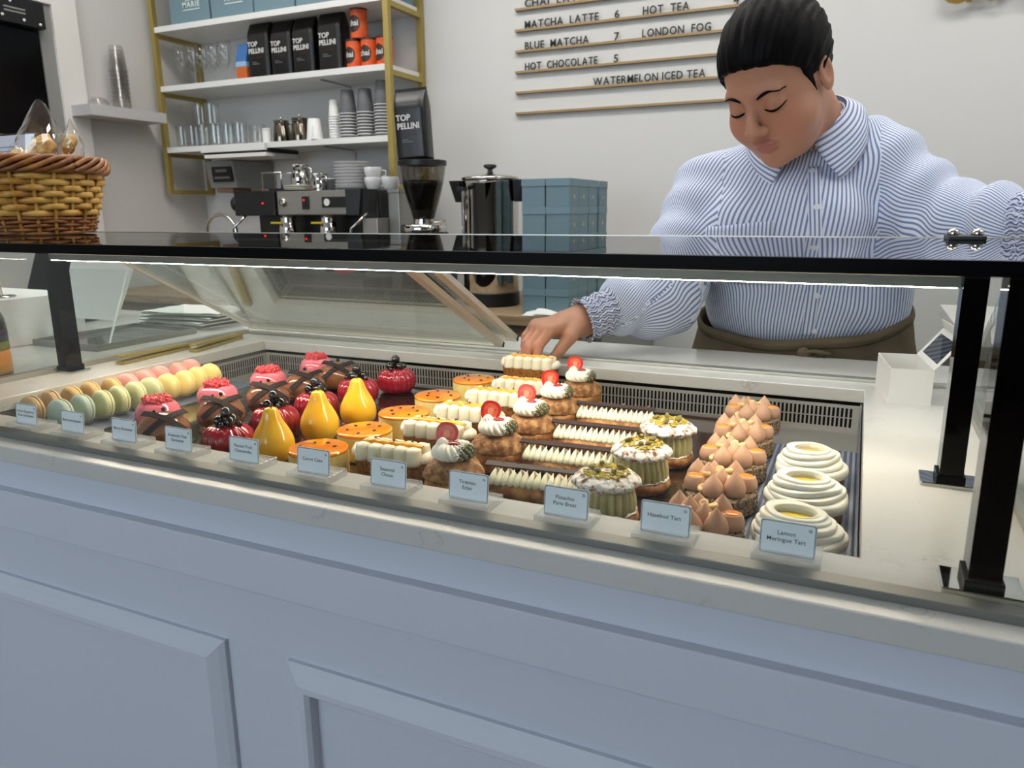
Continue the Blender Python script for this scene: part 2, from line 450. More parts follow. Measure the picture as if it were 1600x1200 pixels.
for (nm, x0, x1, y1, m_, lb) in [('deck_board', -1.150, -1.02, 1.05, MATM, 'blue striped mat under the macarons'), ('deck_board', -1.015, -.63, 1.165, BOARD, 'glossy black deck board under the glazed domes'),
                              ('deck_board', -.625, -.445, 1.165, AMBER, 'glossy bronze deck board under the cheesecakes'), ('deck_board', -.44, -.168, 1.165, AMBER, 'glossy bronze deck board under the choux and eclairs'),
                              ('deck_board', -.163, .0155, 1.05, MATM, 'blue ribbed mat under the meringue tarts')]:
    b_ = part_box(nm, (x0, WY0 + .012, ZD - .004), (x1, y1, ZD), m_, well, bevel=.0008); b_['label'] = lb
    part_box('deck_support', (x0 + .01, WY0 + .02, ZW), (x1 - .01, y1 - .03, ZD - .004), LINER, well)
part_box('well_trim', (WX1 - .0035, WY0, ZD - .02), (WX1 - .0015, WY1, .8785), STEEL, well)

# ------------------------------------------------------------------ glass case
case = thing('glass_case', 'glass pastry case with smoked top, chrome posts and sloping rear doors', 'display case', (0, 0, .9))
def cbox(name, a, b, m, bevel=0.0, par=None):
    mb = MB().box((a[0], a[1], a[2] - .9), (b[0], b[1], b[2] - .9)); return mb.build(name, m, par or case, bevel=bevel)
GX0, GX1 = -1.275, .157
ZT0, ZT1 = 1.1268, 1.1360
# top
top = cbox('top_glass', (GX0 - .30, .5685, ZT0), (GX1 + .02, .962, ZT1), SLABG)
e = cbox('top_edge', (GX0 - .30, .562, ZT0 - .001), (GX1 + .02, .5684, ZT1 + .0002), BLACKG, par=case); e['label'] = 'black front edge of the smoked top glass'
cbox('rear_trim', (GX0 - .30, .962, ZT0), (GX1 + .02, .968, ZT1 + .0008), ALU)
RAILG = mat('grey_anodised_rail', (0.47, 0.47, 0.45), rough=.45, metal=.5)
# front glass in its aluminium channel
cbox('front_glass', (GX0, .5600, .904), (GX1, .5645, ZT0 - .0015), GLASS)
cbox('bottom_rail', (GX0 - .01, .5430, .9), (GX1 + .3, .5595, .9068), RAILG, bevel=.0008)
cbox('bottom_rail', (GX0 - .01, .5650, .9), (GX1 + .3, .5665, .9025), ALU)
# end panes
def end_pane(x):
    prof = [(.575, .906), (1.285, .906), (.955, 1.124), (.575, 1.124)]
    m = MB(); vs = [(x, y, z - .9) for y, z in prof] + [(x + .005, y, z - .9) for y, z in prof]
    m.add(vs, [(0, 1, 2, 3), (7, 6, 5, 4), (0, 4, 5, 1), (1, 5, 6, 2), (2, 6, 7, 3), (3, 7, 4, 0)])
    m.build('end_glass', GLASS, case)
    cbox('end_rail', (x - .006, .575, .9), (x + .011, 1.285, .909), ALU, bevel=.001)
end_pane(-1.268); end_pane(.150)
# posts with foot plates
def post(x, y, w, d):
    p = cbox('post', (x - w / 2, y - d / 2, .904), (x + w / 2, y + d / 2, ZT0 - .0006), DCHROME, bevel=.0008)
    cbox('foot_plate', (x - .026, y - .019, .9), (x + .026, y + .019, .9045), CHROME, bevel=.001, par=case)
    cbox('clamp', (x - w / 2 - .002, y - d / 2 - .002, .9045), (x + w / 2 + .002, y + d / 2 + .002, .912), BLACKG, bevel=.0006)
post(.098, .592, .021, .030); post(.0975, .826, .021, .030); post(-1.243, .842, .021, .030); post(-1.243, .592, .021, .030)
# lamp bar between the rear posts
LED = mat('glow_strip', (1.0, 0.93, 0.84), rough=0.5, emit=44.0)
cbox('lamp_bar', (-1.232, .824, 1.0945), (.086, .850, 1.1075), mat('lamp_bar_grey', (0.60, 0.59, 0.56), rough=0.4, metal=0.6))
l1 = cbox('glow_strip', (-1.230, .8260, 1.0936), (.084, .8490, 1.0945), LED); l1['label'] = 'glowing white light strip under the lamp bar'
cbox('glow_strip', (-1.230, .826, 1.1075), (.084, .829, 1.1095), mat('bright_top_line', (1.0, 0.90, 0.76), rough=0.5, emit=4.0))  # thin glowing line along the top edge of the bar
# glass clamp on the top
ck = cbox('glass_clamp', (.078, .90, ZT1), (.112, .955, ZT1 + .004), BLACKP, bevel=.001)
MB().sphere((.084, .925, ZT1 + .006 - .9), .0062, 12, 8, (1, 1, .9)).build('knob', CHROME, ck, smooth=True)
MB().sphere((.106, .925, ZT1 + .006 - .9), .0062, 12, 8, (1, 1, .9)).build('knob', CHROME, ck, smooth=True)
# sloping rear doors, both slid to the left half
DA, DB = Vector((0, 1.286, .9075)), Vector((0, .905, 1.112))
DN = Vector((0, (DB - DA).z, -(DB - DA).y)).normalized()      # points up and back
def dpt(x, s, off): p = DA.lerp(DB, s) + DN * off; return (x, p.y, p.z - .9)
def dslab(x0, x1, s0, s1, o0, o1):
    return MB().hexa([dpt(x0, s0, o0), dpt(x1, s0, o0), dpt(x1, s0, o1), dpt(x0, s0, o1), dpt(x0, s1, o0), dpt(x1, s1, o0), dpt(x1, s1, o1), dpt(x0, s1, o1)])
CREAM = mat('pale_anodised_rail', (0.80, 0.77, 0.71), rough=0.35, metal=0.35)
def door(x0, x1, off, s0, s1):
    d = dslab(x0 + .01, x1 - .01, s0 + .02, s1 - .02, off + .003, off + .007).build('sliding_door', thin_glass('door_glass', (0.93, 0.95, 0.94), ior=1.62, boost=1.5), case)
    for a, b, c_, e_ in ((x0, x0 + .007, s0, s1), (x1 - .016, x1, s0, s1), (x0, x1, s0, s0 + .018), (x0, x1, s1 - .02, s1)):
        dslab(a, b, c_, e_, off, off + .010).build('door_frame', CREAM, d)
    return d
door(-1.248, -.612, .002, .012, .99); door(-1.20, -.585, .016, .012, .97)
cbox('door_track', (-1.262, 1.280, .9), (.147, 1.302, .9045), ALU, bevel=.0008)
cbox('door_track', (-1.262, .885, 1.1115), (.147, .92, 1.1262), ALU)

# ------------------------------------------------------------------ pastries
def rnd(a, b): return random.uniform(a, b)
def rrange(n): return range(n)
def onoise(x, y, z, s=1.0):
    from mathutils import noise
    return noise.noise((x * s, y * s, z * s))

DISC = thin_glass('clear_cake_board', (0.90, 0.91, 0.92), ior=1.45)
def board(root, rx, ry=None, tab=PI * 0.12):
    """thin clear plastic cake board with a pull tab"""
    ry = ry or rx; n = 36; poly = []
    for i in range(n):
        a = 2 * PI * i / n; d = abs((a - tab + PI) % (2 * PI) - PI)
        k = 1.0 + (0.30 * max(0, 1 - (d / .28) ** 2))
        poly.append((rx * k * math.cos(a), ry * k * math.sin(a)))
    MB().prism(poly, 0.0, .0012).build('cake_board', DISC, root)
BZ = .0014      # pastry stands on its board

# --- macarons
def macaron(name, col, speck, label):
    t = thing(name, label, 'macaron', group='macarons standing in two rows')
    cm = mat(name + '_shell', col, rough=0.55, col2=speck, nscale=520, nlo=.60, nhi=.70, bump=.15, bscale=300, bdist=.0006)
    fm = mat(name + '_filling', tuple(min(1, c * 1.06) for c in col), rough=0.5)
    R = .0226
    for sgn in (-1, 1):
        pr = [(0, .0112)] + [(R * math.sin(a), .0035 + .0077 * math.cos(a) ** .8) for a in [PI / 2 * k / 9 for k in range(1, 9)]] + [(R, .0045), (R * 1.0, .0038)]
        pr2 = [(R * 1.015, .0036), (R * 1.03, .0028), (R * 1.02, .0018), (R * .9, .0014)]
        prof = pr + pr2
        m = MB(); m.lathe([(r, z) for r, z in prof][::-1], 40, lambda th, q, r, z: (r * (1 + (.012 * math.sin(th * 31) + .01 * math.sin(th * 17 + 1) if z < .0034 else 0)), z), axis='Y')
        m.v = [(x, sgn * y, z) for x, y, z in m.v]
        if sgn < 0: m.f = [f[::-1] for f in m.f]
        m.build('shell', cm, t, smooth=True)
    MB().lathe([(0, -.0016), (R * .95, -.0016), (R * .97, 0), (R * .95, .0016), (0, .0016)], 32, axis='Y').build('filling', fm, t, smooth=True)
    return t

MACF = [('blue', 'pale mint-blue'), ('blue', 'pale mint-blue'), ('green', 'pistachio-green'), ('green', 'pistachio-green'), ('green', 'pistachio-green'), ('green', 'pistachio-green'),
        ('yellow', 'lemon-yellow'), ('yellow', 'lemon-yellow'), ('yellow', 'lemon-yellow'), ('yellow', 'lemon-yellow')]
MACB = [('tan', 'speckled tan'), ('tan', 'speckled tan'), ('caramel', 'caramel-beige'), ('caramel', 'caramel-beige'), ('caramel', 'caramel-beige'),
        ('pink', 'rose-pink'), ('pink', 'rose-pink'), ('pink', 'rose-pink'), ('pink', 'rose-pink'), ('pink', 'rose-pink')]
MCOL = {'blue': ((0.75, 0.81, 0.74), (0.70, 0.78, 0.72)), 'green': ((0.835, 0.845, 0.65), (0.70, 0.70, 0.46)), 'yellow': ((0.95, 0.85, 0.55), (0.93, 0.82, 0.50)),
        'tan': ((0.78, 0.66, 0.47), (0.36, 0.24, 0.14)), 'caramel': ((0.86, 0.72, 0.48), (0.72, 0.55, 0.33)), 'pink': ((0.93, 0.66, 0.62), (0.90, 0.60, 0.57))}
protos = {}
def place_macs(lst, x, y0, y1, rowname, jit):
    cnt = {}
    for i, (k, nm) in enumerate(lst):
        cnt[k] = cnt.get(k, 0) + 1
        tot = sum(1 for q in lst if q[0] == k)
        which = ('nearest the front' if cnt[k] == 1 else 'rearmost' if cnt[k] == tot else ['', 'second', 'third', 'fourth'][cnt[k] - 1] + ' from the front')
        lab = f'{nm} macaron on edge in the {rowname} row, {which} of that colour'
        loc = (x + jit[i % len(jit)], y0 + (y1 - y0) * i / (len(lst) - 1), ZD + .0236)
        if k not in protos:
            protos[k] = macaron('macaron', *MCOL[k], lab); o = protos[k]; o.location = loc
        else: o = dup(protos[k], loc, 0, lab)
        o.rotation_euler = (rnd(-.10, -.02), rnd(-.3, .3), rnd(-.10, .16))
# every colour has its own material names
def macaron_mats():
    pass
_mac = macaron
def macaron(name, col, speck, label):
    t = _mac(name + '_' + str(len(protos)), col, speck, label); t.name = 'macaron'; return t
place_macs(MACF, -1.068, .700, .988, 'right-hand', (-.004, 0, .004, 0, -.002))
place_macs(MACB, -1.135, .695, 1.005, 'left-hand', (.004, -.002, 0, -.003))
# clear ribbed trays under the macarons
for x, nm in ((-1.068, 'right-hand'), (-1.135, 'left-hand')):
    m = MB(); W = .029
    def tray(u, v, x=x):
        a = (u - .5) * 2; return (x + a * W, .665 + v * .36, ZD + .0006 + .011 * abs(a) ** 2.5 + .0006 * math.sin(v * 90))
    m.grid(tray, 13, 60)
    tag(m.build('macaron_tray', ACRYL, None, smooth=True), f'clear plastic trough tray under the {nm} macaron row', 'tray', 'clear macaron trays')

def series(build, xs, ys, nm, label, cat, group, rots=None, cnt=None):
    """one built pastry, then copies; the label says where each stands in its row"""
    first = None; n = len(ys)
    for i in range(n):
        which = 'nearest the front glass' if i == 0 else ('rearmost of its row' if i == n - 1 else ['', 'second', 'third', 'fourth', 'fifth'][i] + ' from the front glass')
        x = xs[i] if isinstance(xs, (list, tuple)) else xs
        loc = (x, ys[i], ZD + .0002); r = rots[i] if rots else 0
        lab = f'{label}, {which}'
        if first is None:
            first = thing(nm, lab, cat, (0, 0, 0), 0, group); build(first); first.location = loc; first.rotation_euler = (0, 0, r)
        else: dup(first, loc, r, lab)

# --- pink glazed entremets with a raspberry wreath
def pink_dome(t):
    board(t, .034)
    R = .0315
    prof = [(0, 0), (.022, 0), (.0255, .003), (.029, .011), (.0312, .021), (.0315, .028), (.030, .035), (.0265, .041), (.021, .0448), (.014, .0455), (.007, .0435), (0, .042)]
    # smooth the profile
    MB().lathe(spl(prof, 34), 44).build('glazed_body', mat('pink_mirror_glaze', (0.89, 0.46, 0.52), rough=0.12, coat=.6, sss=.15), t, smooth=True, loc=(0, 0, BZ))
    for k in range(6):
        a = k * PI / 3 + .3; c = (.0125 * math.cos(a), .0125 * math.sin(a), .0475 + BZ + .001 * math.sin(k * 2.3))
        m = MB(); drup(m, c, .0082, 13, .0034, k)
        m.build('raspberry', mat('raspberry_red', (0.86, 0.24, 0.27), rough=0.3, coat=.3, sss=.2), t, smooth=True)
def spl(P, n):
    """Catmull-Rom resample of a profile"""
    out = []; N = len(P)
    for i in range(n):
        u = i / (n - 1) * (N - 1); k = min(int(u), N - 2); f = u - k
        p0, p1, p2, p3 = P[max(k - 1, 0)], P[k], P[k + 1], P[min(k + 2, N - 1)]
        q = tuple(.5 * (2 * p1[j] + (p2[j] - p0[j]) * f + (2 * p0[j] - 5 * p1[j] + 4 * p2[j] - p3[j]) * f * f + (3 * p1[j] - p0[j] - 3 * p2[j] + p3[j]) * f ** 3) for j in range(len(p1)))
        out.append(q)
    if P[0][0] == 0: out[0] = (0, *out[0][1:])
    if P[-1][0] == 0: out[-1] = (0, *out[-1][1:])
    return [(max(q[0], 0), *q[1:]) for q in out]
def drup(m, c, R, n, r, seed):
    rs = random.Random(seed)
    m.sphere(c, R * .85, 10, 6, (1, 1, .7))
    for i in range(n):
        z = 1 - 2 * (i + .5) / n; a = i * 2.39996 + seed; q = math.sqrt(1 - z * z)
        if z < -.5: continue
        m.sphere((c[0] + R * q * math.cos(a) * .85, c[1] + R * q * math.sin(a) * .85, c[2] + R * z * .62), r, 6, 4)
series(pink_dome, -.922, [.748, .862, .978, 1.108], 'pink_entremet', 'glossy pink round cake topped with a raspberry wreath', 'cake', 'pink glazed cakes', [.2, 1.1, .5, 2.0])

# --- chocolate domes with crossed chocolate bands
CHOC = mat('milk_chocolate_glaze', (0.56, 0.37, 0.245), rough=0.16, coat=.5, sss=.08)
DCHOC = mat('dark_chocolate', (0.155, 0.095, 0.08), rough=0.6, spec=.2)
def choc_dome(t):
    board(t, .034)
    prof = [(r, z * 1.15) for r, z in [(0, 0), (.020, 0), (.027, .004), (.0315, .012), (.0325, .019), (.030, .027), (.0235, .0345), (.014, .0395), (.005, .0415), (0, .0418)]]
    MB().lathe(spl(prof, 30), 44, lambda th, q, r, z: (r * (1 + .07 * math.cos(th * 2)), z)).build('glazed_body', CHOC, t, smooth=True, loc=(0, 0, BZ))
    def band(ang, lift, L=.066, w=.0041):
        """thin chocolate strip bent over the front shoulder of the dome"""
        nv = Vector((0, -.66, .751)); e1 = Vector((1, 0, 0)); e2 = Vector((0, .751, .66)); c = Vector((.002, -.0205, .0412 + BZ)) + nv * lift
        d = e1 * math.cos(ang) + e2 * math.sin(ang); s_ = nv.cross(d); n = 22; vs = []
        for i in range(n):
            q = (-.5 + i / (n - 1)) * L; p = c + d * q - nv * (9.5 * q * q)
            for sw in (-1, 1):
                for th in (0, .0015): vs.append(p + s_ * (sw * w) + nv * th)
        fs = []
        for i in range(n - 1):
            a, b = 4 * i, 4 * (i + 1)
            fs += [(a + 1, b + 1, b + 3, a + 3), (a, a + 2, b + 2, b), (a, b, b + 1, a + 1), (a + 2, a + 3, b + 3, b + 2)]
        fs += [(0, 1, 3, 2), (4 * n - 4, 4 * n - 2, 4 * n - 1, 4 * n - 3)]
        MB().add(vs, fs).build('chocolate_band', DCHOC, t)
    band(.55, .0012); band(-.62, .0031)
    MB().sphere((.002, .006, .0500 + BZ), .0031, 10, 8).build('chocolate_pearl', DCHOC, t, smooth=True)
    MB().sphere((-.010, .009, .0475 + BZ), .0022, 10, 8).build('chocolate_pearl', DCHOC, t, smooth=True)
series(choc_dome, [-.858, -.852, -.852, -.856, -.853], [.702, .800, .900, .994, 1.080], 'chocolate_entremet', 'milk chocolate dome cake crossed by two dark chocolate bands', 'cake', 'chocolate dome cakes', [.88, .80, .75, .80, .65])

# --- fluted berry domes
def berry_dome(t):
    board(t, .035)
    prof = [(0, 0), (.021, 0), (.027, .003), (.0318, .011), (.0335, .020), (.032, .029), (.0275, .036), (.020, .0405), (.011, .0418), (0, .0405)]
    MB().lathe(spl(prof, 34), 120, lambda th, q, r, z: (r * (1 + .035 * math.sin(20 * th + 60 * z) * min(1, (q * (1 - q)) * 6)), z)).build('fluted_body', mat('berry_mirror_glaze', (0.62, 0.09, 0.17), rough=0.12, coat=.7, sss=.06), t, smooth=True, loc=(0, 0, BZ))
    BM = mat('blackcurrant_skin', (0.05, 0.045, 0.055), rough=0.10, coat=.8)
    for k, (x, y, z, r) in enumerate([(-.0085, -.005, .0470, .0072), (.0100, -.004, .0470, .0076), (.001, .0105, .0465, .0072), (.0005, .0005, .0580, .0076), (-.017, .004, .0435, .0042), (.004, -.013, .0440, .0040), (.0175, .005, .0435, .0040)]):
        m = MB().sphere((x, y, z + BZ), r, 14, 10)
        for a in range(5): m.tube([(x, y, z + BZ + r * .96), (x + .0018 * math.cos(a * 1.257), y + .0018 * math.sin(a * 1.257), z + BZ + r * 1.06)], .0003, 4)
        m.build('blackcurrant', BM, t, smooth=True)
series(berry_dome, [-.744, -.753, -.753, -.752, -.738], [.706, .806, .898, 1.004, 1.099], 'berry_entremet', 'ribbed raspberry-red glazed cake crowned with blackcurrants', 'cake', 'ribbed berry cakes', [0, .8, 2.1, 3.3, 4.5])

# --- yellow pears
def pear(t):
    board(t, .030, .030, -.5)
    prof = [(0, 0), (.012, 0), (.020, .003), (.0255, .011), (.0272, .0205), (.0258, .031), (.0212, .0415), (.0158, .051), (.0122, .059), (.0103, .065), (.0078, .0695), (.004, .0715), (0, .0715)]
    MB().lathe(spl(prof, 40), 48, lambda th, q, r, z: (r * (1 + .012 * math.sin(3 * th + 1) * math.sin(q * PI)), z)).build('glazed_body', mat('yellow_pear_glaze', (0.965, 0.73, 0.16), rough=0.18, coat=.45, sss=.15, col2=(0.95, 0.76, 0.22), nscale=14), t, smooth=True, loc=(0, 0, BZ))
    MB().tube([(0, 0, .070), (.0008, 0, .0745), (.0018, .0006, .0775)], [.0018, .0014, .0017], 7).build('stem', mat('pear_stem', (0.30, 0.19, 0.10), rough=.6), t, smooth=True)
series(pear, [-.672, -.676, -.672], [.712, .810, .895], 'pear_entremet', 'glossy yellow pear-shaped cake', 'cake', 'yellow pear cakes', [0, .9, 2.0])

# --- passion fruit cheesecakes
def cheesecake(t):
    board(t, .039, .039, -.3)
    R = .036
    MB().lathe([(0, 0), (R - .001, 0), (R, .001), (R, .031), (0, .031)], 56).build('cheesecake_body', mat('pale_cheesecake', (0.955, 0.84, 0.50), rough=0.5, sss=.15, col2=(0.97, 0.88, 0.58), nscale=90, bump=.15, bscale=200, bdist=.0006), t, loc=(0, 0, BZ), auto=40)
    MB().lathe([(0, 0), (R + .0002, 0), (R + .0004, .0024), (R - .0008, .004), (R - .003, .0046), (0, .0046)], 56).build('passion_glaze', mat('passion_fruit_jelly', (0.95, 0.50, 0.03), rough=0.09, coat=.5, sss=.12, col2=(0.93, 0.58, 0.10), nscale=22), t, loc=(0, 0, .031 + BZ), auto=40)
    for k in range(6):
        a = k * 1.047 + .4; rr = .020 + .004 * math.sin(k * 5)
        M_ = Matrix.Rotation(a * 2.3, 3, 'Z')
        MB().sphere((rr * math.cos(a), rr * math.sin(a), .0362 + BZ), .0022, 8, 6, (1.35, .85, .5), M_).build('passion_seed', mat('passion_seed', (0.16, 0.08, 0.03), rough=.2), t, smooth=True)
series(cheesecake, [-.583, -.578, -.578, -.584, -.585], [.693, .781, .876, .982, 1.106], 'passion_fruit_cheesecake', 'round pale cheesecake with an orange jelly top and seeds', 'cake', 'orange topped cheesecakes', [0, .4, 1.0, 1.7, 2.2])

# --- carrot cakes
CREAMM = mat('piped_cream', (0.945, 0.905, 0.80), rough=0.45, sss=.25, bump=.05, bscale=160, bdist=.0005)
CAKEM = mat('carrot_sponge', (0.66, 0.42, 0.16), rough=0.85, col2=(0.45, 0.26, 0.10), nscale=260, nlo=.45, nhi=.62, bump=.7, bscale=380, bdist=.0012)
GELM = mat('carrot_gel', (0.95, 0.68, 0.16), rough=0.22, coat=.3, col2=(0.90, 0.58, 0.10), nscale=70)
def stadium(L, W, n=40, p=2.6):
    return [(L / 2 * math.copysign(abs(math.cos(a)) ** (2 / p), math.cos(a)), W / 2 * math.copysign(abs(math.sin(a)) ** (2 / p), math.sin(a))) for a in [2 * PI * i / n for i in range(n)]]
def drop(m, c, w, h, tip=(0, 0, 0), n=14, sy=1.0):
    """piped dollop: round belly with a pulled tip"""
    prof = [(0, 0), (.75, .02), (1.0, .16), (1.02, .32), (.88, .52), (.58, .72), (.27, .87), (.09, .97), (0, 1.0)]
    v0 = len(m.v); m.lathe(spl(prof, 13), n)
    out = []
    for (x, y, z) in m.v[v0:]:
        s = z ** 2
        out.append((c[0] + x * w / 2 + tip[0] * s, c[1] + y * w / 2 * sy + tip[1] * s, c[2] + z * h + tip[2] * s))
    m.v[v0:] = out
def carrot_cake(t):
    board(t, .055, .028, -.2)
    m = MB(); lv = [(0, .092, .034), (.004, .097, .038), (.018, .101, .042), (.0265, .102, .043)]
    n = 44; vs = []; fs = []
    for z, L, W in lv: vs += [(x, y, z) for x, y in stadium(L, W, n)]
    for k in range(len(lv) - 1):
        for i in range(n): j = (i + 1) % n; fs.append((k * n + i, k * n + j, (k + 1) * n + j, (k + 1) * n + i))
    fs += [tuple(range(n))[::-1], tuple((len(lv) - 1) * n + i for i in range(n))]
    m.add(vs, fs).build('sponge_base', CAKEM, t, loc=(0, 0, BZ), auto=35)
    z = .0262 + BZ
    for sgn in (-1, 1):
        for k in range(5):
            x = -.0345 + k * .01725
            m = MB(); prof = []
            def col(u, v, x=x, sgn=sgn):
                a = 2 * PI * u; zz = v
                w = .0094 * (1.04 - .14 * zz) * (1 if zz < .86 else max(.12, 1 - ((zz - .86) / .14) ** 2 * .8)); d = .0105 * (1 - .12 * zz) * (1 if zz < .86 else max(.15, 1 - ((zz - .86) / .14) ** 2 * .75))
                return (x + w * math.cos(a), sgn * (.0105 + .002 * (1 - zz)) + d * math.sin(a), z + zz * .0195 + .0012 * math.cos(a) ** 2 * zz)
            m.grid(col, 16, 9, True); n0 = 8 * 16; m.f.append(tuple(range(n0, n0 + 16))); m.mi.append(0); m.f.append(tuple(range(16))[::-1]); m.mi.append(0)
            m.build('cream_dollop', CREAMM, t, smooth=True)
    for sx in (-1, 1):
        m = MB(); drop(m, (sx * .0445, 0, z), .019, .018, (-sx * -.007 + 0, 0, -.003), sy=1.5); m.build('cream_dollop', CREAMM, t, smooth=True)
    m = MB()
    def gel(u, v):
        s = -1 + 2 * u; a = v * PI
        return (s * .041, .0068 * math.cos(a) * (1 - .5 * abs(s) ** 4), z + .0172 + .0052 * math.sin(a) * (1 - .6 * s ** 6) + .0007 * math.sin(u * 40))
    m.grid(gel, 30, 9); m.build('carrot_gel_strip', GELM, t, smooth=True)
    for k, (x, y) in enumerate([(-.024, .001), (.003, -.002), (.026, .002)]):
        MB().sphere((x, y, z + .0235), .0016, 8, 6, (1, 1, .7)).build('seed', mat('dark_seed', (0.25, 0.17, 0.08), rough=.5), t, smooth=True)
series(carrot_cake, [-.490, -.489, -.491, -.492, -.488], [.716, .820, .910, 1.006, 1.092], 'carrot_cake', 'long carrot cake with white piped cream and orange gel', 'cake', 'carrot cakes', [.05, .02, .04, .0, .03])
hc = [o for o in COL.objects if o.name.startswith('carrot_cake') and o.parent is None][0]
dup(hc, (-.511, 1.178, .874), .03, 'long carrot cake with piped cream held up by the hand at the rear')

# --- choux with a cream swirl and strawberry
CRUST = mat('choux_crust', (0.58, 0.35, 0.15), rough=0.55, col2=(0.80, 0.60, 0.33), nscale=85, ndetail=6, nlo=.42, nhi=.66, bump=.7, bscale=120, bdist=.0016)
CRAQ = mat('craquelin_top', (0.50, 0.32, 0.17), rough=0.7, col2=(0.72, 0.55, 0.34), nscale=120, ndetail=6, nlo=.42, nhi=.62, bump=.8, bscale=240, bdist=.0016)
SWIRL = mat('whipped_cream', (0.955, 0.935, 0.87), rough=0.5, sss=.2)
def dusted():
    m = mat('dusted_cream', (0.955, 0.935, 0.87), rough=0.55)
    nt = m.node_tree; b = nt.nodes['Principled BSDF']; t = nt.nodes.new('ShaderNodeTexCoord'); s = nt.nodes.new('ShaderNodeSeparateXYZ')
    n = nt.nodes.new('ShaderNodeTexNoise'); n.inputs['Scale'].default_value = 500
    r = nt.nodes.new('ShaderNodeMapRange'); r.inputs[1].default_value = .002; r.inputs[2].default_value = .020
    mu = nt.nodes.new('ShaderNodeMath'); mu.operation = 'MULTIPLY'; g = nt.nodes.new('ShaderNodeMath'); g.operation = 'GREATER_THAN'; g.inputs[1].default_value = .36
    mx = nt.nodes.new('ShaderNodeMix'); mx.data_type = 'RGBA'; mx.inputs[6].default_value = (*srgb((0.955, 0.935, 0.87)), 1); mx.inputs[7].default_value = (*srgb((0.36, 0.36, 0.22)), 1)
    nt.links.new(t.outputs['Object'], s.inputs[0]); nt.links.new(s.outputs[0], r.inputs[0]); nt.links.new(t.outputs['Object'], n.inputs['Vector'])
    nt.links.new(r.outputs[0], mu.inputs[0]); nt.links.new(n.outputs[0], mu.inputs[1]); nt.links.new(mu.outputs[0], g.inputs[0]); nt.links.new(g.outputs[0], mx.inputs[0]); nt.links.new(mx.outputs[2], b.inputs['Base Color'])
    return m
DUST = dusted()
def strawberry_slice(t, loc, rot, R=.0128):
    MBo = MB(); n = 26; rings = []
    def shape(a): return (R * math.cos(a) * (1.0 + .0 * math.sin(a)), R * 1.12 * math.sin(a) + R * .10 * math.cos(2 * a))
    poly = [shape(2 * PI * i / n) for i in range(n)]
    o = MBo.prism(poly, -.0014, .0014).build('strawberry_slice', mat('strawberry_skin', (0.80, 0.13, 0.09), rough=.3, coat=.2), t, loc=loc, rot=rot, bevel=.0003)
    MB().prism([(x * .74, y * .74) for x, y in poly], -.0016, .0016).build('strawberry_flesh', mat('strawberry_flesh', (0.86, 0.25, 0.16), rough=.35, col2=(0.90, 0.42, 0.30), nscale=160), o)
    MB().prism([(x * .30, y * .34) for x, y in poly], -.0018, .0018).build('strawberry_core', mat('strawberry_core', (0.92, 0.58, 0.46), rough=.4), o)
def choux(t):
    board(t, .036, .036, -.4)
    prof = [(0, 0), (.024, 0), (.030, .003), (.0335, .010), (.0338, .017), (.0318, .0235), (.0305, .0255)]
    def lump(th, q, r, z):
        k = 1 + .075 * onoise(math.cos(th) * 1.6, math.sin(th) * 1.6, z * 70) + .035 * onoise(math.cos(th) * 5, math.sin(th) * 5, z * 160 + 3)
        return (r * k, z + (.0012 * onoise(math.cos(th) * 2, math.sin(th) * 2, 7) if r > 0.001 else 0))
    MB().lathe(spl(prof, 24), 72, lump).build('choux_base', CRUST, t, smooth=True, loc=(0, 0, BZ))
    prof = [(.026, .0225), (.0325, .0235), (.0345, .0265), (.0330, .032), (.0290, .0385), (.0225, .0435), (.012, .0460), (0, .0465)]
    def crack(th, q, r, z):
        x, y = math.cos(th), math.sin(th)
        k = 1 + .08 * onoise(x * 2.2, y * 2.2, z * 60 + 9) - .06 * max(0, onoise(x * 5, y * 5, z * 160)) + .03 * onoise(x * 12, y * 12, z * 300)
        return (r * k, z)
    MB().lathe(spl(prof, 26), 84, crack).build('choux_top', CRAQ, t, smooth=True, loc=(0, 0, BZ))
    prof = [(0, 0), (.017, 0), (.0225, .0025), (.0238, .0065), (.0222, .0110), (.0175, .0150), (.0115, .0165), (.006, .0158), (0, .0150)]
    def swirl(th, q, r, z):
        k = (abs(math.sin(9 * th + q * 8)) * 2 - 1.2) * .075 * min(1, q * 4) * min(1, (1 - q) * 5)
        return (r * (1 + k), z * (1 + .9 * k))
    MB().lathe(spl(prof, 40), 126, swirl).build('cream_swirl', DUST, t, smooth=True, loc=(0, 0, .0455 + BZ))
    m = MB()
    prof = [(0, 0), (.0062, 0), (.0070, .003), (.0052, .007), (.0022, .0098), (0, .0105)]
    m.lathe(spl(prof, 18), 54, lambda th, q, r, z: (r * (1 + .12 * math.sin(9 * th + q * 7)), z)); m.build('cream_peak', SWIRL, t, smooth=True, loc=(-.0115, -.004, .0580 + BZ))
    MB().sphere((.0025, -.003, .0625 + BZ), .0068, 16, 10, (1.1, .78, .38)).build('jam_dot', mat('red_jam', (0.55, 0.06, 0.06), rough=.1, coat=.4), t, smooth=True)
    strawberry_slice(t, (-.0125, .0085, .0695 + BZ), (PI / 2 - .25, .25, .25))
series(choux, [-.397, -.394, -.391, -.394, -.398], [.698, .806, .904, 1.006, 1.122], 'choux_bun', 'cracked choux bun with a cream swirl and a strawberry slice', 'choux bun', 'choux buns with strawberry', [0, .1, -.12, .15, .05])

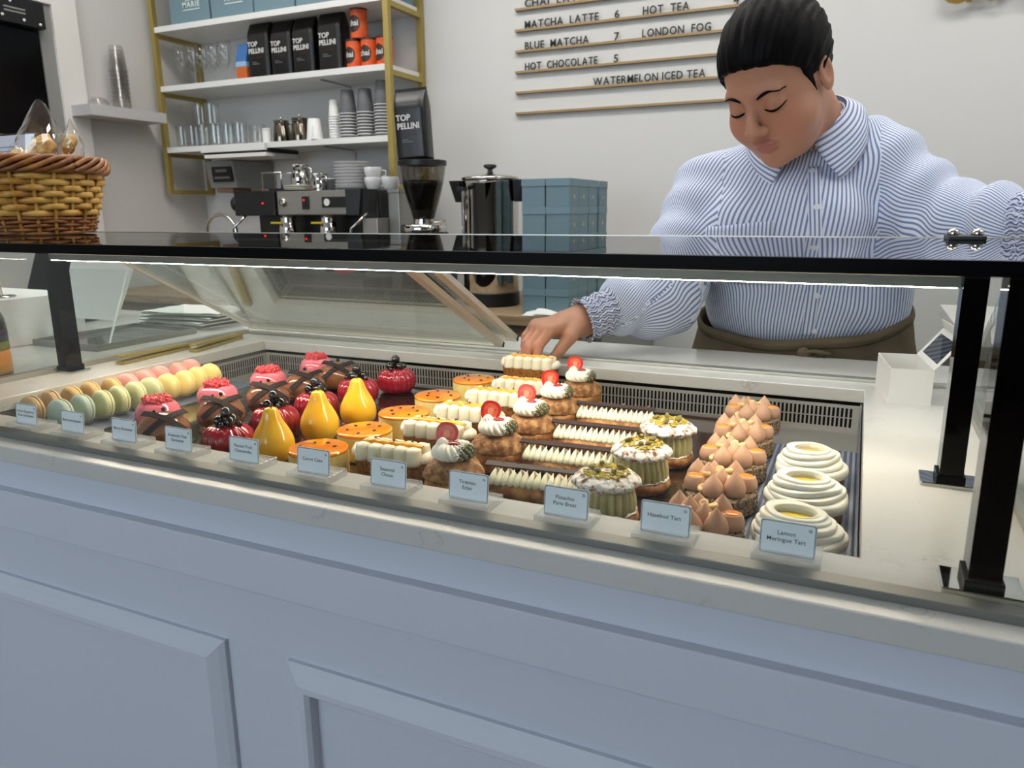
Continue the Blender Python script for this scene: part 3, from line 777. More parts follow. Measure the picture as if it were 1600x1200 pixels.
# --- eclairs
def eclair(t):
    board(t, .062, .022, 0)
    def body(u, v):
        a = 2 * PI * u; s = -1 + 2 * v; e = max(0, 1 - abs(s) ** 6) ** .5
        k = 1 + .05 * onoise(s * 3, math.cos(a), math.sin(a)) + .025 * onoise(s * 14, 2 * math.cos(a), 2 * math.sin(a))
        return (s * .060, .0195 * e * k * math.cos(a), .0125 + .0125 * e * k * max(-.98, math.sin(a)))
    m = MB(); m.grid(body, 36, 40, True); m.build('choux_shell', CRUST, t, smooth=True, loc=(0, 0, BZ))
    z = .0225 + BZ
    VC = mat('vanilla_piping', (0.955, 0.925, 0.80), rough=0.45, sss=.2)
    for k in range(15):
        m = MB(); x = -.052 + k * .0074
        drop(m, (x, -.0105, z - .0035), .0088, .0165, (.0015, .0105, .0005), 12, 1.5); m.build('cream_shell', VC, t, smooth=True)
    for k in range(8):
        m = MB(); x = -.050 + k * .0142
        drop(m, (x, .0085, z - .003), .0125, .0145, (0, -.004, 0), 10, 1.2); m.build('cream_shell', VC, t, smooth=True)
    M_ = Matrix.Rotation(.30, 3, 'X')
    m = MB(); m.obox((-.004, .0040, z + .0155), .120, .0085, .0014, M_); m.build('chocolate_plank', mat('dark_chocolate_plank', (0.19, 0.13, 0.115), rough=0.5, spec=.3), t, bevel=.0003)
    for k in range(6):
        MB().sphere((-.045 + k * .018, .0075, z + .0176), .0013, 8, 6).build('cocoa_nib', CRUST, t, smooth=True)
series(eclair, [-.301, -.300, -.298, -.304], [.718, .808, .904, 1.010], 'eclair', 'eclair with white piped cream and a chocolate plank', 'eclair', 'eclairs with chocolate planks', [.10, .06, .04, .04])

# --- pistachio paris-brest
PCREAM = mat('pistachio_cream', (0.80, 0.775, 0.58), rough=0.55, sss=.1, col2=(0.75, 0.73, 0.52), nscale=60)
SUGAR = mat('sugared_crust', (0.90, 0.89, 0.87), rough=0.8, col2=(0.52, 0.34, 0.18), nscale=150, ndetail=6, nlo=.49, nhi=.64, bump=1.0, bscale=170, bdist=.003)
CRUMB = mat('pistachio_crumb', (0.80, 0.68, 0.22), rough=0.7, col2=(0.60, 0.56, 0.20), nscale=220)
PIST = mat('pistachio_nut', (0.42, 0.36, 0.19), rough=0.5, col2=(0.55, 0.52, 0.24), nscale=120)
def paris_brest(t):
    board(t, .036, .036, .45)
    MB().lathe(spl([(0, 0), (.026, 0), (.0315, .003), (.0335, .008), (.0320, .0125), (.027, .0145), (0, .0145)], 24), 64, lambda th, q, r, z: (r * (1 + .05 * onoise(math.cos(th) * 2, math.sin(th) * 2, z * 90)), z)).build('choux_base', CRUST, t, smooth=True, loc=(0, 0, BZ))
    m = MB(); m.lathe(spl([(.0300, .0138), (.0322, .0150), (.0318, .0165), (.027, .0165)], 8), 64, lambda th, q, r, z: (r * (1 + .03 * onoise(math.cos(th) * 6, math.sin(th) * 6, 3)), z + .0006 * math.sin(th * 13))); m.build('sugar_rim', SUGAR, t, smooth=True, loc=(0, 0, BZ - .0009))
    def flute(th, q, r, z):
        w = .5 + .5 * math.cos(24 * th + .8 * math.sin(3 * th) + .5 * math.sin(z * 150 + 2 * th))
        return (r * (.86 + .17 * w ** .55), z)
    MB().lathe(spl([(0, .014), (.026, .014), (.0305, .018), (.0300, .028), (.0280, .037), (.0255, .0415), (0, .0415)], 26), 208, flute).build('pistachio_cream', PCREAM, t, smooth=True, loc=(0, 0, BZ))
    def top(th, q, r, z):
        k = 1 + .06 * onoise(math.cos(th) * 2.5, math.sin(th) * 2.5, z * 120 + 5) + .05 * onoise(math.cos(th) * 7, math.sin(th) * 7, z * 250)
        return (r * k, z + (.0016 * onoise(r * 170 * math.cos(th), r * 170 * math.sin(th), 2) if r > .002 else 0))
    MB().lathe(spl([(0, .0405), (.024, .0400), (.0325, .0412), (.0350, .0440), (.0335, .0475), (.0265, .0520), (.016, .0545), (0, .0530)], 34), 84, top).build('sugared_top', SUGAR, t, smooth=True, loc=(0, 0, BZ))
    rs = random.Random(3); m = MB()
    for k in range(210):
        a = rs.uniform(0, 2 * PI); r = .0235 * math.sqrt(rs.uniform(.12, 1)); q = rs.uniform(.0010, .0022)
        m.sphere((r * math.cos(a), r * math.sin(a), .0548 + BZ - (r / .03) ** 2 * .002 + rs.uniform(-.0004, .0010)), q, 5, 3, (1.3, 1, .8))
    cr = m.build('pistachio_crumbs', CRUMB, t); tag(cr, kind='stuff')
    for k, (x, y, a) in enumerate([(-.012, -.006, .3), (-.006, -.012, 1.2), (.010, -.008, 2.2), (.013, .008, .4), (-.009, .012, 1.9)]):
        MB().sphere((x, y, .0580 + BZ), .0034, 10, 8, (1.5, .85, .8), Matrix.Rotation(a, 3, 'Z') @ Matrix.Rotation(.4, 3, 'Y')).build('pistachio', PIST, t, smooth=True)
series(paris_brest, [-.219, -.211, -.205], [.700, .806, .908], 'paris_brest', 'sugar dusted ring pastry with fluted green pistachio cream', 'ring pastry', 'pistachio ring pastries', [0, 1.3, 2.6])

# --- hazelnut tarts
MOCHA = mat('hazelnut_cream', (0.77, 0.61, 0.495), rough=0.4, sss=.12)
CARAM = mat('caramel_pool', (0.95, 0.53, 0.05), rough=0.06, coat=.6)
NUTC = mat('crushed_nut_coat', (0.35, 0.27, 0.19), rough=0.8, col2=(0.66, 0.57, 0.45), nscale=330, nlo=.42, nhi=.62)
HAZ = mat('blanched_hazelnut', (0.92, 0.80, 0.58), rough=.5, col2=(0.86, 0.70, 0.44), nscale=150)
def hazelnut_tart(t):
    board(t, .0395, .0395, -1.2)
    MB().lathe([(0, 0), (.037, 0), (.0385, .001), (.039, .018), (.037, .0195), (0, .0195)], 60, lambda th, q, r, z: (r * (1 + .02 * onoise(math.cos(th) * 9, math.sin(th) * 9, z * 300)), z)).build('tart_shell', NUTC, t, loc=(0, 0, BZ), auto=40)
    rs = random.Random(11); m = MB()
    for k in range(420):
        a = rs.uniform(0, 2 * PI); z = rs.uniform(.001, .0195); q = rs.uniform(.0008, .0019)
        r = .0388
        if k % 5 == 0: r = rs.uniform(.030, .0388); z = .0195
        M_ = Euler((rs.uniform(0, 3), rs.uniform(0, 3), rs.uniform(0, 3))).to_matrix()
        m.obox((r * math.cos(a), r * math.sin(a), z + BZ), q * 1.6, q * 1.2, q, M_)
    tag(m.build('nut_crumbs', NUTC, t), kind='stuff')
    z = .0190 + BZ
    spots = [(-.0255, -.008, 1), (-.006, -.023, 0), (.016, -.018, 0), (.027, .003, 1), (-.025, .013, 0), (.002, -.001, 0), (.015, .019, 0), (-.008, .023, 0), (-.013, .004, 0)]
    for k, (x, y, crater) in enumerate(spots):
        if crater:
            o = MB().lathe(spl([(0, 0), (.0085, 0), (.0115, .004), (.0118, .009), (.0100, .0145), (.0085, .0165), (.0070, .0155), (0, .0140)], 20), 22).build('cream_dollop', MOCHA, t, smooth=True, loc=(x, y, z))
            MB().lathe([(0, .0182), (.0052, .0178), (.0086, .0164), (.0088, .0150), (0, .0145)], 22).build('caramel_pool', CARAM, o, smooth=True)
        else:
            m = MB(); drop(m, (0, 0, 0), .0225, .0285 - .004 * (k % 2), (0, 0, 0), 22); m.build('cream_dollop', MOCHA, t, smooth=True, loc=(x, y, z))
    for k, (x, y, hgt) in enumerate([(-.0165, -.0225, .007), (.012, -.009, .015), (-.015, -.004, .017), (.008, .010, .017), (-.001, .012, .017)]):
        o = MB().lathe([(0, -.0035), (.0040, -.003), (.0054, 0), (.0050, .0024), (.0032, .0032), (.0018, .0020), (0, .0018)], 18).build('hazelnut_half', HAZ, t, smooth=True, loc=(x, y, z + hgt), rot=(.5 - k * .2, -.3 + k * .2, k))
series(hazelnut_tart, [-.1175, -.1190, -.1215, -.124, -.127], [.682, .788, .890, .993, 1.102], 'hazelnut_tart', 'nut crusted tart with peaked mocha cream and caramel pools', 'tart', 'hazelnut tarts', [0, .12, -.1, .15, .05])

# --- lemon meringue tarts
MER = mat('soft_meringue', (0.93, 0.915, 0.86), rough=0.42, sss=.2, col2=(0.94, 0.885, 0.76), nscale=55, nlo=.60, nhi=.80)
TART = mat('tart_biscuit', (0.66, 0.47, 0.28), rough=.75, bump=.3, bscale=260, bdist=.0008)
def meringue_tart(t):
    board(t, .037, .036, -1.5)
    MB().lathe([(0, 0), (.0345, 0), (.0355, .001), (.0365, .0125), (.034, .0130), (0, .0130)], 48).build('tart_shell', TART, t, loc=(0, 0, BZ), auto=40)
    layers = [(.0420, .0385, .0115, .0120, (0, 0), .10), (.0388, .0345, .0215, .0072, (-.0012, .001), .5), (.0352, .031, .0272, .0064, (-.0022, .002), 1.1), (.0312, .0275, .0322, .0060, (-.0030, .003), 1.9), (.0270, .0235, .0368, .0052, (-.0035, .003), 2.4)]
    for k, (rx, ry, z, hh, (ox, oy), ph) in enumerate(layers):
        m = MB()
        inner = .50 + .018 * k if k < 4 else .66
        def ring(u, v, rx=rx, ry=ry, z=z, hh=hh, ox=ox, oy=oy, ph=ph, k=k):
            th = 2 * PI * u
            wob = 1 + .025 * math.sin(3 * th + ph * 3) + .02 * math.sin(5 * th + ph * 5)
            tilt = .0016 * math.sin(th + ph * 2)
            # closed cross-section walked by v: outside bottom -> outside top -> inner top -> inner bottom
            pts = [(.95, 0), (1.0, .12), (1.02, .5), (1.0, .88), (.96, 1.0), (.84, 1.02), (None, 1.0), (None, .4), (None, 0.0), (.95, 0)]
            i = v * (len(pts) - 1); a = int(min(i, len(pts) - 2)); f = i - a
            def R(p):
                if p[0] is None: return (.0190 / rx * (1.0 if p[1] > .3 else 1.0), p[1])
                return p
            pa, pb = R(pts[a]), R(pts[a + 1]); rr = pa[0] + (pb[0] - pa[0]) * f; zz = pa[1] + (pb[1] - pa[1]) * f
            wob2 = 1 + (wob - 1) * (1 if rr > .76 else .2)
            inn = 1 if rr > .76 else 0
            return (ox * inn - .0035 * (1 - inn) + rx * rr * wob2 * math.cos(th), oy * inn + .001 * (1 - inn) + (ry if inn else rx * .86) * rr * wob2 * math.sin(th), z + BZ + zz * hh + tilt * inn)
        m.grid(ring, 64, 28, True); m.build('meringue_layer', MER, t, smooth=True)
    MB().lathe([(0, .028), (.0196, .028), (.0196, .0), (0, 0)][::-1], 36).build('lemon_curd', mat('lemon_curd', (0.95, 0.83, 0.30), rough=.12, coat=.3, sss=.15), t, loc=(-.0035, .001, .006 + BZ), auto=30)
series(meringue_tart, [-.0325, -.0315, -.0335], [.698, .802, .908], 'meringue_tart', 'layered white meringue tart with a lemon curd centre', 'tart', 'lemon meringue tarts', [0, .5, 1.1])

# ------------------------------------------------------------------ name cards on acrylic blocks
CARDF = mat('name_card_paper', (0.90, 0.925, 0.955), rough=.55)
CARDE = mat('name_card_border', (0.42, 0.50, 0.60), rough=.5)
INK = mat('black_ink', (0.06, 0.06, 0.09), rough=.6)
BLOCK = mat('acrylic_block', (0.90, 0.91, 0.92), rough=.12, alpha=.32)
CARDS = [('Lychee Raspberry', 'Rose Entremet', -.957), ('Black Forest Entremet', '', -.868), ('Berry Entremet', '', -.777), ('Amaretto Pear', 'Entremet', -.688), ('Passion Fruit', 'Cheesecake', -.590),
         ('Carrot Cake', '', -.496), ('Seasonal', 'Choux', -.404), ('Tiramisu', 'Eclair', -.315), ('Pistachio', 'Paris Brest', -.218), ('Hazelnut Tart', '', -.130), ('Lemon', 'Meringue Tart', -.034)]
def rrect(w, h_, r, n=5):
    p = []
    for cx, cy, a0 in ((w / 2 - r, h_ / 2 - r, 0), (-w / 2 + r, h_ / 2 - r, PI / 2), (-w / 2 + r, -h_ / 2 + r, PI), (w / 2 - r, -h_ / 2 + r, 1.5 * PI)):
        for k in range(n + 1): a = a0 + PI / 2 * k / n; p.append((cx + r * math.cos(a), cy + r * math.sin(a)))
    return p
for i, (l1, l2, x) in enumerate(CARDS):
    t = thing('name_card', f'white name card reading {(l1 + " " + l2).strip()} in a clear acrylic block', 'name card', (x, .581, .9), group='pastry name cards')
    W, H = .0415, .0275
    b = MB(); b.box((-.0255, -.0140, .0), (.0255, .0210, .0078)).build('acrylic_block', BLOCK, t, bevel=.0006)
    M_ = Matrix.Translation((0, -.001, .0050 + H / 2)) @ Matrix.Rotation(PI / 2 - .10, 4, 'X')
    c = MB().prism(rrect(W, H, .002), -.0008, .0, M_).build('card_edge', WHITEP, t)
    MB().prism(rrect(W - .0008, H - .0008, .002), .0, .00012, M_).build('card_border', CARDE, c)
    MB().prism(rrect(W - .0024, H - .0024, .0018), .00012, .0002, M_).build('card_face', CARDF, c)
    R_ = M_.to_euler()
    for k, ln in enumerate([l for l in (l1, l2) if l]):
        off = (.0005 if not l2 else .0026) - k * .0054
        me = text_mesh(ln, .0049, .00006, 'CENTER', 1.02, 1.0, .00003).copy(); o = link('lettering', me, INK, c); o.matrix_local = M_ @ Matrix.Translation((-.001, off, .00026))
        wd = max(v.co.x for v in me.vertices) * 2
        if wd > .034: o.scale = (.034 / wd, .95, 1)
    m = MB()
    for k in range(6): m.prism([(.0162 + .0010 * math.cos(k * 1.047 + q) * 1.0 + .0006 * math.cos(q2), .0088 + .0010 * math.sin(k * 1.047 + q) + .0006 * math.sin(q2)) for q, q2 in ((0, 0), (0, 1.57), (0, 3.14), (0, 4.71))], .0002, .00028, M_)
    m.build('emblem', CARDE, c)

# ------------------------------------------------------------------ wall shelving unit behind the counter
SY0, SY1 = 2.90, 3.195
SX0, SX1 = -3.30, -1.925
unit = thing('wall_shelf_unit', 'wall shelf unit with brass frame and white shelves full of cups and coffee', 'shelf unit', (0, 0, 0))
SHW = mat('white_shelf_board', (0.85, 0.85, 0.84), rough=.45)
for z in (1.493, 1.787, 2.063):
    part_box('shelf_board', (SX0 + .005, SY0 + .004, z - .026), (SX1 - .005, SY1, z), SHW, unit, bevel=.001)
for x in (SX0, SX1):
    for y in (SY0, SY1 - .026):
        part_box('upright', (x - .013, y, 1.262), (x + .013, y + .026, 2.75), GOLD, unit, bevel=.001)
    for z in (1.262, 1.448, 1.742, 2.018, 2.73):
        part_box('cross_bar', (x - .0125, SY0 + .026, z), (x + .0125, SY1 - .026, z + .022), GOLD, unit, bevel=.001)
for x in (-2.33,):
    for z in (1.467, 1.761):
        m = MB(); m.tube([(x, SY0 + .06, z - .003), (x, SY1 - .01, z - .006), (x, SY1 - .006, z - .07)], .004, 6); m.build('shelf_bracket', STEEL, unit)

TEAL = mat('teal_card', (0.405, 0.505, 0.545), rough=.6, bump=.05, bscale=300)
TEALD = mat('teal_card_lid', (0.43, 0.53, 0.57), rough=.6)
GOLDP = mat('gold_print', (0.85, 0.75, 0.45), rough=.4, metal=.3)
PALEP = mat('pale_print', (0.82, 0.86, 0.84), rough=.5)
# tall teal gift boxes on the top shelf
for i, x in enumerate((-3.20, -2.93, -2.665, -2.42, -2.18)):
    w = .262 if i < 2 else .24
    t = thing('gift_box', 'large teal gift box on the top shelf, ' + ['leftmost', 'second from the left', 'third from the left', 'fourth from the left', 'rightmost'][i], 'box', (x + w / 2, 3.03, 2.0635), group='large teal gift boxes')
    MB().box((-w / 2 + .002, -.10, 0), (w / 2 - .002, .12, .22)).build('box_body', TEAL, t, bevel=.004)
    MB().box((-w / 2, -.102, .2201), (w / 2, .122, .26)).build('box_lid', TEALD, t, bevel=.003)
    if i < 2:
        text('lettering', 'MARIE', .034, PALEP, t, (.015, -.1012, .074), spacing=1.25, bold=.0006)
        text('lettering', 'Bon', .032, PALEP, t, (.005, -.1012, .102))
        MB().box((-.040, -.1016, .060), (.070, -.1006, .064)).build('print_line', PALEP, t)

# stemmed wine glasses on the middle shelf
WG = thin_glass('wine_glass', (0.985, 0.99, 0.988), ior=1.5, boost=1.3)
def wine_glass(t):
    MB().lathe(spl([(0, 0), (.030, .0008), (.026, .003), (.006, .007), (.0035, .012), (.0033, .055), (.005, .078), (.016, .090), (.031, .112), (.036, .138), (.034, .168), (.029, .198), (.0285, .199)], 40), 28).build('bowl_and_stem', WG, t, smooth=True)
first = None
for i, (x, y) in enumerate([(-3.235, 3.0), (-3.160, 3.0), (-3.085, 3.0), (-3.010, 3.0), (-2.935, 3.0), (-3.20, 3.09), (-3.12, 3.09), (-3.04, 3.09)]):
    lab = 'stemmed wine glass on the middle shelf, ' + (['front row leftmost', 'front row second', 'front row middle', 'front row fourth', 'front row beside the blue bag', 'back row left', 'back row middle', 'back row right'][i])
    if first is None: first = thing('wine_glass', lab, 'wine glass', (0, 0, 0), 0, 'wine glasses'); wine_glass(first); first.location = (x, y, 1.7875)
    else: dup(first, (x, y, 1.7875), 0, lab)

# foil coffee bags
FOIL = mat('black_foil', (0.030, 0.030, 0.033), rough=.33, spec=.5, bump=.25, bscale=18, bdist=.006)
WINK = mat('white_print', (0.80, 0.80, 0.79), rough=.6)
def coffee_bag(t, W=.118, D=.075, H=.235, big=True):
    def surf(u, v):
        a = 2 * PI * u; c, s = math.cos(a), math.sin(a); p = .36
        sq = lambda q: math.copysign(abs(q) ** p, q)
        z = v * H; k = 1 if v < .74 else max(0.04, 1 - ((v - .74) / .26) ** 1.4 * .96)
        bul = 1 + .05 * math.sin(v * PI)
        return (W / 2 * sq(c) * (1 if v < .8 else 1 - .02 * (v - .8)), D / 2 * sq(s) * k * bul, z)
    m = MB(); m.grid(surf, 48, 20, True); m.f.append(tuple(range(48))[::-1]); m.mi.append(0); n0 = 19 * 48; m.f.append(tuple(range(n0, n0 + 48))); m.mi.append(0)
    b = m.build('foil_bag', FOIL, t, smooth=True)
    fy = -D / 2 * 1.055 - .0006; sz = W * .235
    text('lettering', 'TOP', sz, WINK, t, (-W * .17, fy - .001, H * .545), bold=.0006)
    text('lettering', 'PELLINI', sz * 1.0, WINK, t, (-W * .02, fy - .001, H * .43), bold=.0006, sx=.92)
    MB().box((-W * .10, fy - .0012, H * .350), (W * .22, fy - .0002, H * .360)).build('print_line', mat('dull_red_print', (0.30, 0.08, 0.075), rough=.6), t)
    for q, (a_, b_) in enumerate(((-.24, -.04), (-.24, .10))): MB().box((W * a_, fy - .0012, H * (.275 - q * .03)), (W * b_, fy - .0002, H * (.285 - q * .03))).build('print_line', mat('grey_print', (0.42, 0.42, 0.42), rough=.6), t)
    return b
first = None
for i, (x, s) in enumerate([(-2.690, 1.12), (-2.555, 1.06), (-2.425, 1.06), (-2.272, 1.12)]):
    lab = 'black foil coffee bag on the middle shelf, ' + ['leftmost beside the blue bag', 'second from the left', 'third from the left', 'rightmost beside the orange tins'][i]
    if first is None: first = thing('coffee_bag', lab, 'coffee bag', (0, 0, 0), 0, 'black coffee bags'); coffee_bag(first); first.location = (x, 3.0, 1.7875); first.scale = (s,) * 3
    else: dup(first, (x, 3.0, 1.7875), 0, lab, s)
t = thing('snack_bag', 'narrow blue and orange bag between wine glasses and black coffee bags', 'bag', (-2.795, 2.985, 1.7875))
MB().box((-.032, -.03, 0), (.032, .03, .062)).build('orange_base', mat('orange_print', (0.72, 0.36, 0.15), rough=.5), t, bevel=.004)
MB().box((-.032, -.0302, .0622), (.032, .0302, .085)).build('pale_band', mat('pale_blue_print', (0.55, 0.68, 0.78), rough=.5), t)
MB().hexa([(-.032, -.03, .0852), (.032, -.03, .0852), (.032, .03, .0852), (-.032, .03, .0852), (-.032, -.004, .168), (.032, -.004, .168), (.032, .004, .168), (-.032, .004, .168)]).build('blue_top', mat('blue_print', (0.20, 0.40, 0.62), rough=.45), t)

# orange chai tins
def chai_tin(t):
    MB().lathe([(0, 0), (.037, 0), (.0375, .002), (.0375, .115), (0, .115)], 36).build('tin_body', mat('orange_label', (0.86, 0.37, 0.13), rough=.45, col2=(0.80, 0.31, 0.10), nscale=30), t, auto=40)
    MB().lathe([(0, .1152), (.0385, .1152), (.0385, .124), (.036, .126), (0, .126)], 36).build('tin_lid', mat('dark_red_lid', (0.24, 0.08, 0.05), rough=.4), t, auto=40)
    m = MB()
    def disc(u, v):
        a = (u - .5) * 1.75; r = .0379; z = .058 + (v - .5) * .074; e = math.sqrt(max(0, 1 - (2 * v - 1) ** 2)); a *= e
        a -= PI / 2 + .25
        return (r * math.cos(a), r * math.sin(a), z)
    m.grid(disc, 15, 15); m.build('round_emblem', mat('brown_emblem', (0.17, 0.10, 0.08), rough=.5), t, smooth=True)
    me = text_mesh('chai', .034, .0003, 'CENTER', 1.0, 1.0, .0005).copy()
    for v in me.vertices:      # wrap the word round the tin
        a = v.co.x / .0384 - PI / 2 - .25; z = v.co.y; d = .0383 + v.co.z
        v.co = (d * math.cos(a), d * math.sin(a), z + .050)
    link('lettering', me, WINK, t)
first = None
for i, (x, z, lab) in enumerate([(-2.150, 1.7875, 'bottom row left'), (-2.070, 1.7875, 'bottom row middle'), (-1.990, 1.7875, 'bottom row right, behind the brass upright'), (-2.120, 1.9142, 'standing on top of the others')]):
    lab = 'orange chai tin with dark round emblem, ' + lab
    if first is None: first = thing('chai_tin', lab, 'tin', (0, 0, 0), 0, 'orange chai tins'); chai_tin(first); first.location = (x, 2.985, z)
    else: dup(first, (x, 2.985, z), rnd(-.2, .2) if i != 3 else .1, lab)

# tumblers on the lower shelf, two of them standing on others
def tumbler(t):
    MB().lathe(spl([(0, .004), (.026, .004), (.027, 0), (.030, .001), (.0325, .02), (.0345, .098), (.0335, .098), (.031, .02), (.027, .008), (0, .008)], 34), 26, lambda th, q, r, z: (r * (1 + .012 * math.cos(8 * th)), z)).build('glass_wall', WG, t, smooth=True)
first = None
TB = [(-3.225, 2.96, 0), (-3.15, 2.96, 0), (-3.075, 2.96, 0), (-3.0, 2.96, 0), (-2.925, 2.97, 0), (-2.85, 2.97, 0), (-3.19, 3.06, 0), (-3.10, 3.06, 0), (-3.02, 3.06, 0), (-2.94, 3.06, 0), (-3.115, 2.98, 1), (-3.035, 2.98, 1)]
names = ['front row first from the left', 'front row second', 'front row third', 'front row fourth', 'front row fifth', 'front row sixth', 'back row first', 'back row second', 'back row third', 'back row fourth', 'upper layer left', 'upper layer right']
for i, (x, y, up) in enumerate(TB):
    lab = 'clear ribbed tumbler on the lower shelf, ' + names[i]; loc = (x, y, 1.4935 + up * .0985)
    if first is None: first = thing('tumbler', lab, 'glass', (0, 0, 0), 0, 'clear tumblers'); tumbler(first); first.location = loc
    else: dup(first, loc, i * .3, lab)
t = thing('glass_pitcher', 'squat clear glass pitcher with a handle on the lower shelf', 'pitcher', (-2.755, 2.985, 1.4935))
MB().lathe(spl([(0, .003), (.036, 0), (.040, .01), (.041, .05), (.038, .078), (.041, .088), (.040, .088), (.036, .05), (.034, .01), (0, .007)], 26), 28).build('glass_wall', WG, t, smooth=True)
MB().tube([(.039, 0, .075), (.06, 0, .07), (.062, 0, .04), (.041, 0, .022)], .004, 8).build('handle', WG, t, smooth=True)
t = thing('sugar_jar', 'small white jar beside the steel milk jugs on the lower shelf', 'jar', (-2.68, 2.97, 1.4935))
MB().lathe([(0, 0), (.022, 0), (.023, .06), (0, .062)], 24).build('jar_body', WHITEP, t, auto=40); MB().lathe([(0, .0622), (.0235, .0622), (.022, .068), (0, .07)], 24).build('jar_lid', WHITEP, t, auto=40)

# steel milk jugs
def milk_jug(t):
    MB().lathe(spl([(0, .0), (.040, .0), (.043, .004), (.043, .03), (.037, .065), (.033, .088), (.036, .100), (.0345, .100), (.031, .086), (0, .084)], 30), 32, lambda th, q, r, z: (r * (1 + (.22 * max(0, math.cos(th + PI / 2)) ** 12 if z > .085 and r > .03 else 0)), z)).build('jug_body', mat('dark_polished_steel', (0.50, 0.47, 0.42), rough=.16, metal=1), t, smooth=True)
    MB().tube([(.033, 0, .09), (.055, 0, .092), (.066, 0, .075), (.066, 0, .03), (.058, 0, .018)], .0045, 8).build('handle', STEEL, t, smooth=True)
    o = MB().lathe(spl([(0, .0842), (.030, .0865), (.028, .094), (.014, .100), (.004, .103), (.006, .110), (.005, .117), (0, .119)], 20), 24).build('jug_lid', STEEL, t, smooth=True)
first = None
for i, x in enumerate((-2.600, -2.488)):
    lab = 'polished steel milk jug with knobbed lid, ' + ('beside the glassware' if i == 0 else 'beside the white cups')
    if first is None: first = thing('milk_jug', lab, 'jug', (0, 0, 0), 0, 'steel milk jugs'); milk_jug(first); first.location = (x, 2.985, 1.4935); first.rotation_euler.z = 1.0
    else: dup(first, (x, 2.985, 1.4935), .8, lab, 1.05)

# stacks of paper cups, mouth down; every cup in a stack is a cup
def cup_mesh(h=.105, r0=.040, r1=.029):
    return MB().lathe([(0, h), (r1 - .002, h), (r1, h - .003), (r0 - .0012, .006), (r0 + .0012, .005), (r0 + .0016, .0015), (r0 - .0006, 0), (r0 - .0022, .002), (r1 - .0011, h - .006), (0, h - .006)][::-1], 30)
GREYC = mat('grey_paper_cup', (0.36, 0.365, 0.375), rough=.6)
WHC = mat('white_paper_cup', (0.88, 0.88, 0.87), rough=.6)
def grey_cup(t):
    o = cup_mesh().build('cup_wall', GREYC, t, auto=35)
    MB().lathe([(.0394, .0), (.0418, .0002), (.0420, .0030), (.0408, .0042), (.0392, .003)], 30).build('rolled_rim', WHC, t, smooth=True)
first = None
pos = ['first', 'second', 'third']
for s, (x, n) in enumerate([(-2.205, 9), (-2.108, 9), (-2.012, 11)]):
    for k in range(n):
        lab = f'grey paper cup in the {["left", "middle", "right"][s]} stack, ' + ('topmost' if k == n - 1 else ('bottom one' if k == 0 else f'{["", "second", "third", "fourth", "fifth", "sixth", "seventh", "eighth", "ninth", "tenth"][k]} from the bottom'))
        loc = (x, 2.985, 1.4936 + k * .0135)
        if first is None: first = thing('paper_cup', lab, 'cup', (0, 0, 0), 0, 'stacked grey paper cups'); grey_cup(first); first.location = loc
        else: dup(first, loc, 0, lab)
WPC = [(-2.395, 1.0, 0, 'wide white paper cup upside down beside the steel jugs'), (-2.345, .62, 1, 'small white paper cup upside down in front of the tall white stack')]
for x, s, f, lab in WPC:
    t = thing('white_cup', lab, 'cup', (x, 2.975 - f * .05, 1.4936)); cup_mesh(.098).build('cup_wall', WHC, t, auto=35)
    MB().lathe([(.0394, 0), (.0418, .0002), (.042, .003), (.0408, .0042), (.0392, .003)], 30).build('rolled_rim', WHC, t, smooth=True); t.scale = (s,) * 3
t0 = None
for k in range(10):
    lab = 'slim white paper cup in the tall white stack, ' + ('topmost' if k == 9 else 'bottom one' if k == 0 else f'{["", "second", "third", "fourth", "fifth", "sixth", "seventh", "eighth", "ninth"][k]} from the bottom')
    loc = (-2.293, 3.0, 1.4936 + k * .0115)
    if t0 is None:
        t0 = thing('slim_cup', lab, 'cup', (0, 0, 0), 0, 'slim white paper cups'); cup_mesh(.075, .028, .020).build('cup_wall', WHC, t0, auto=35); t0.location = loc
        MB().lathe([(.0274, 0), (.0296, .0002), (.0298, .0026), (.0286, .0036), (.0272, .0026)], 26).build('rolled_rim', WHC, t0, smooth=True)
    else: dup(t0, loc, 0, lab)

# white slim lamp under the lower shelf and dispenser on the wall
t = thing('shelf_drawer', 'white shallow tray hung under the lower shelf at its left end', 'tray', (0, 0, 0))
part_box('tray_front', (-3.02, 2.868, 1.455), (-2.61, 2.886, 1.487), WHITEP, t, bevel=.002)
part_box('tray_base', (-3.005, 2.874, 1.428), (-2.61, 3.10, 1.446), WHITEP, t, bevel=.002)
part_box('tray_side', (-2.616, 2.886, 1.446), (-2.606, 3.10, 1.464), BLACKP, t)
part_box('tray_side', (-3.02, 2.886, 1.446), (-3.01, 3.10, 1.464), BLACKP, t)
t = thing('towel_dispenser', 'grey wall dispenser with a black label under the shelf tray', 'dispenser', (-2.985, 3.195, 1.29))
MB().hexa([(-.13, -.19, .0), (.05, -.19, .0), (.13, 0, .0), (-.13, 0, .0), (-.14, -.21, .135), (.05, -.21, .135), (.13, 0, .135), (-.14, 0, .135)]).build('housing', mat('grey_plastic', (0.50, 0.50, 0.49), rough=.45), t, bevel=.005)
lb = MB().hexa([(-.095, -.2045, .030), (.038, -.2045, .030), (.038, -.199, .030), (-.095, -.199, .030), (-.090, -.2150, .105), (.040, -.2150, .105), (.040, -.209, .105), (-.090, -.209, .105)]).build('black_label', BLACKP, t)
MB().box((-.065, -.2145, .078), (.010, -.2105, .092)).build('print_line', mat('grey_print', None), lb); MB().box((-.080, -.2085, .046), (.022, -.2055, .056)).build('print_line', mat('grey_print', None), lb)
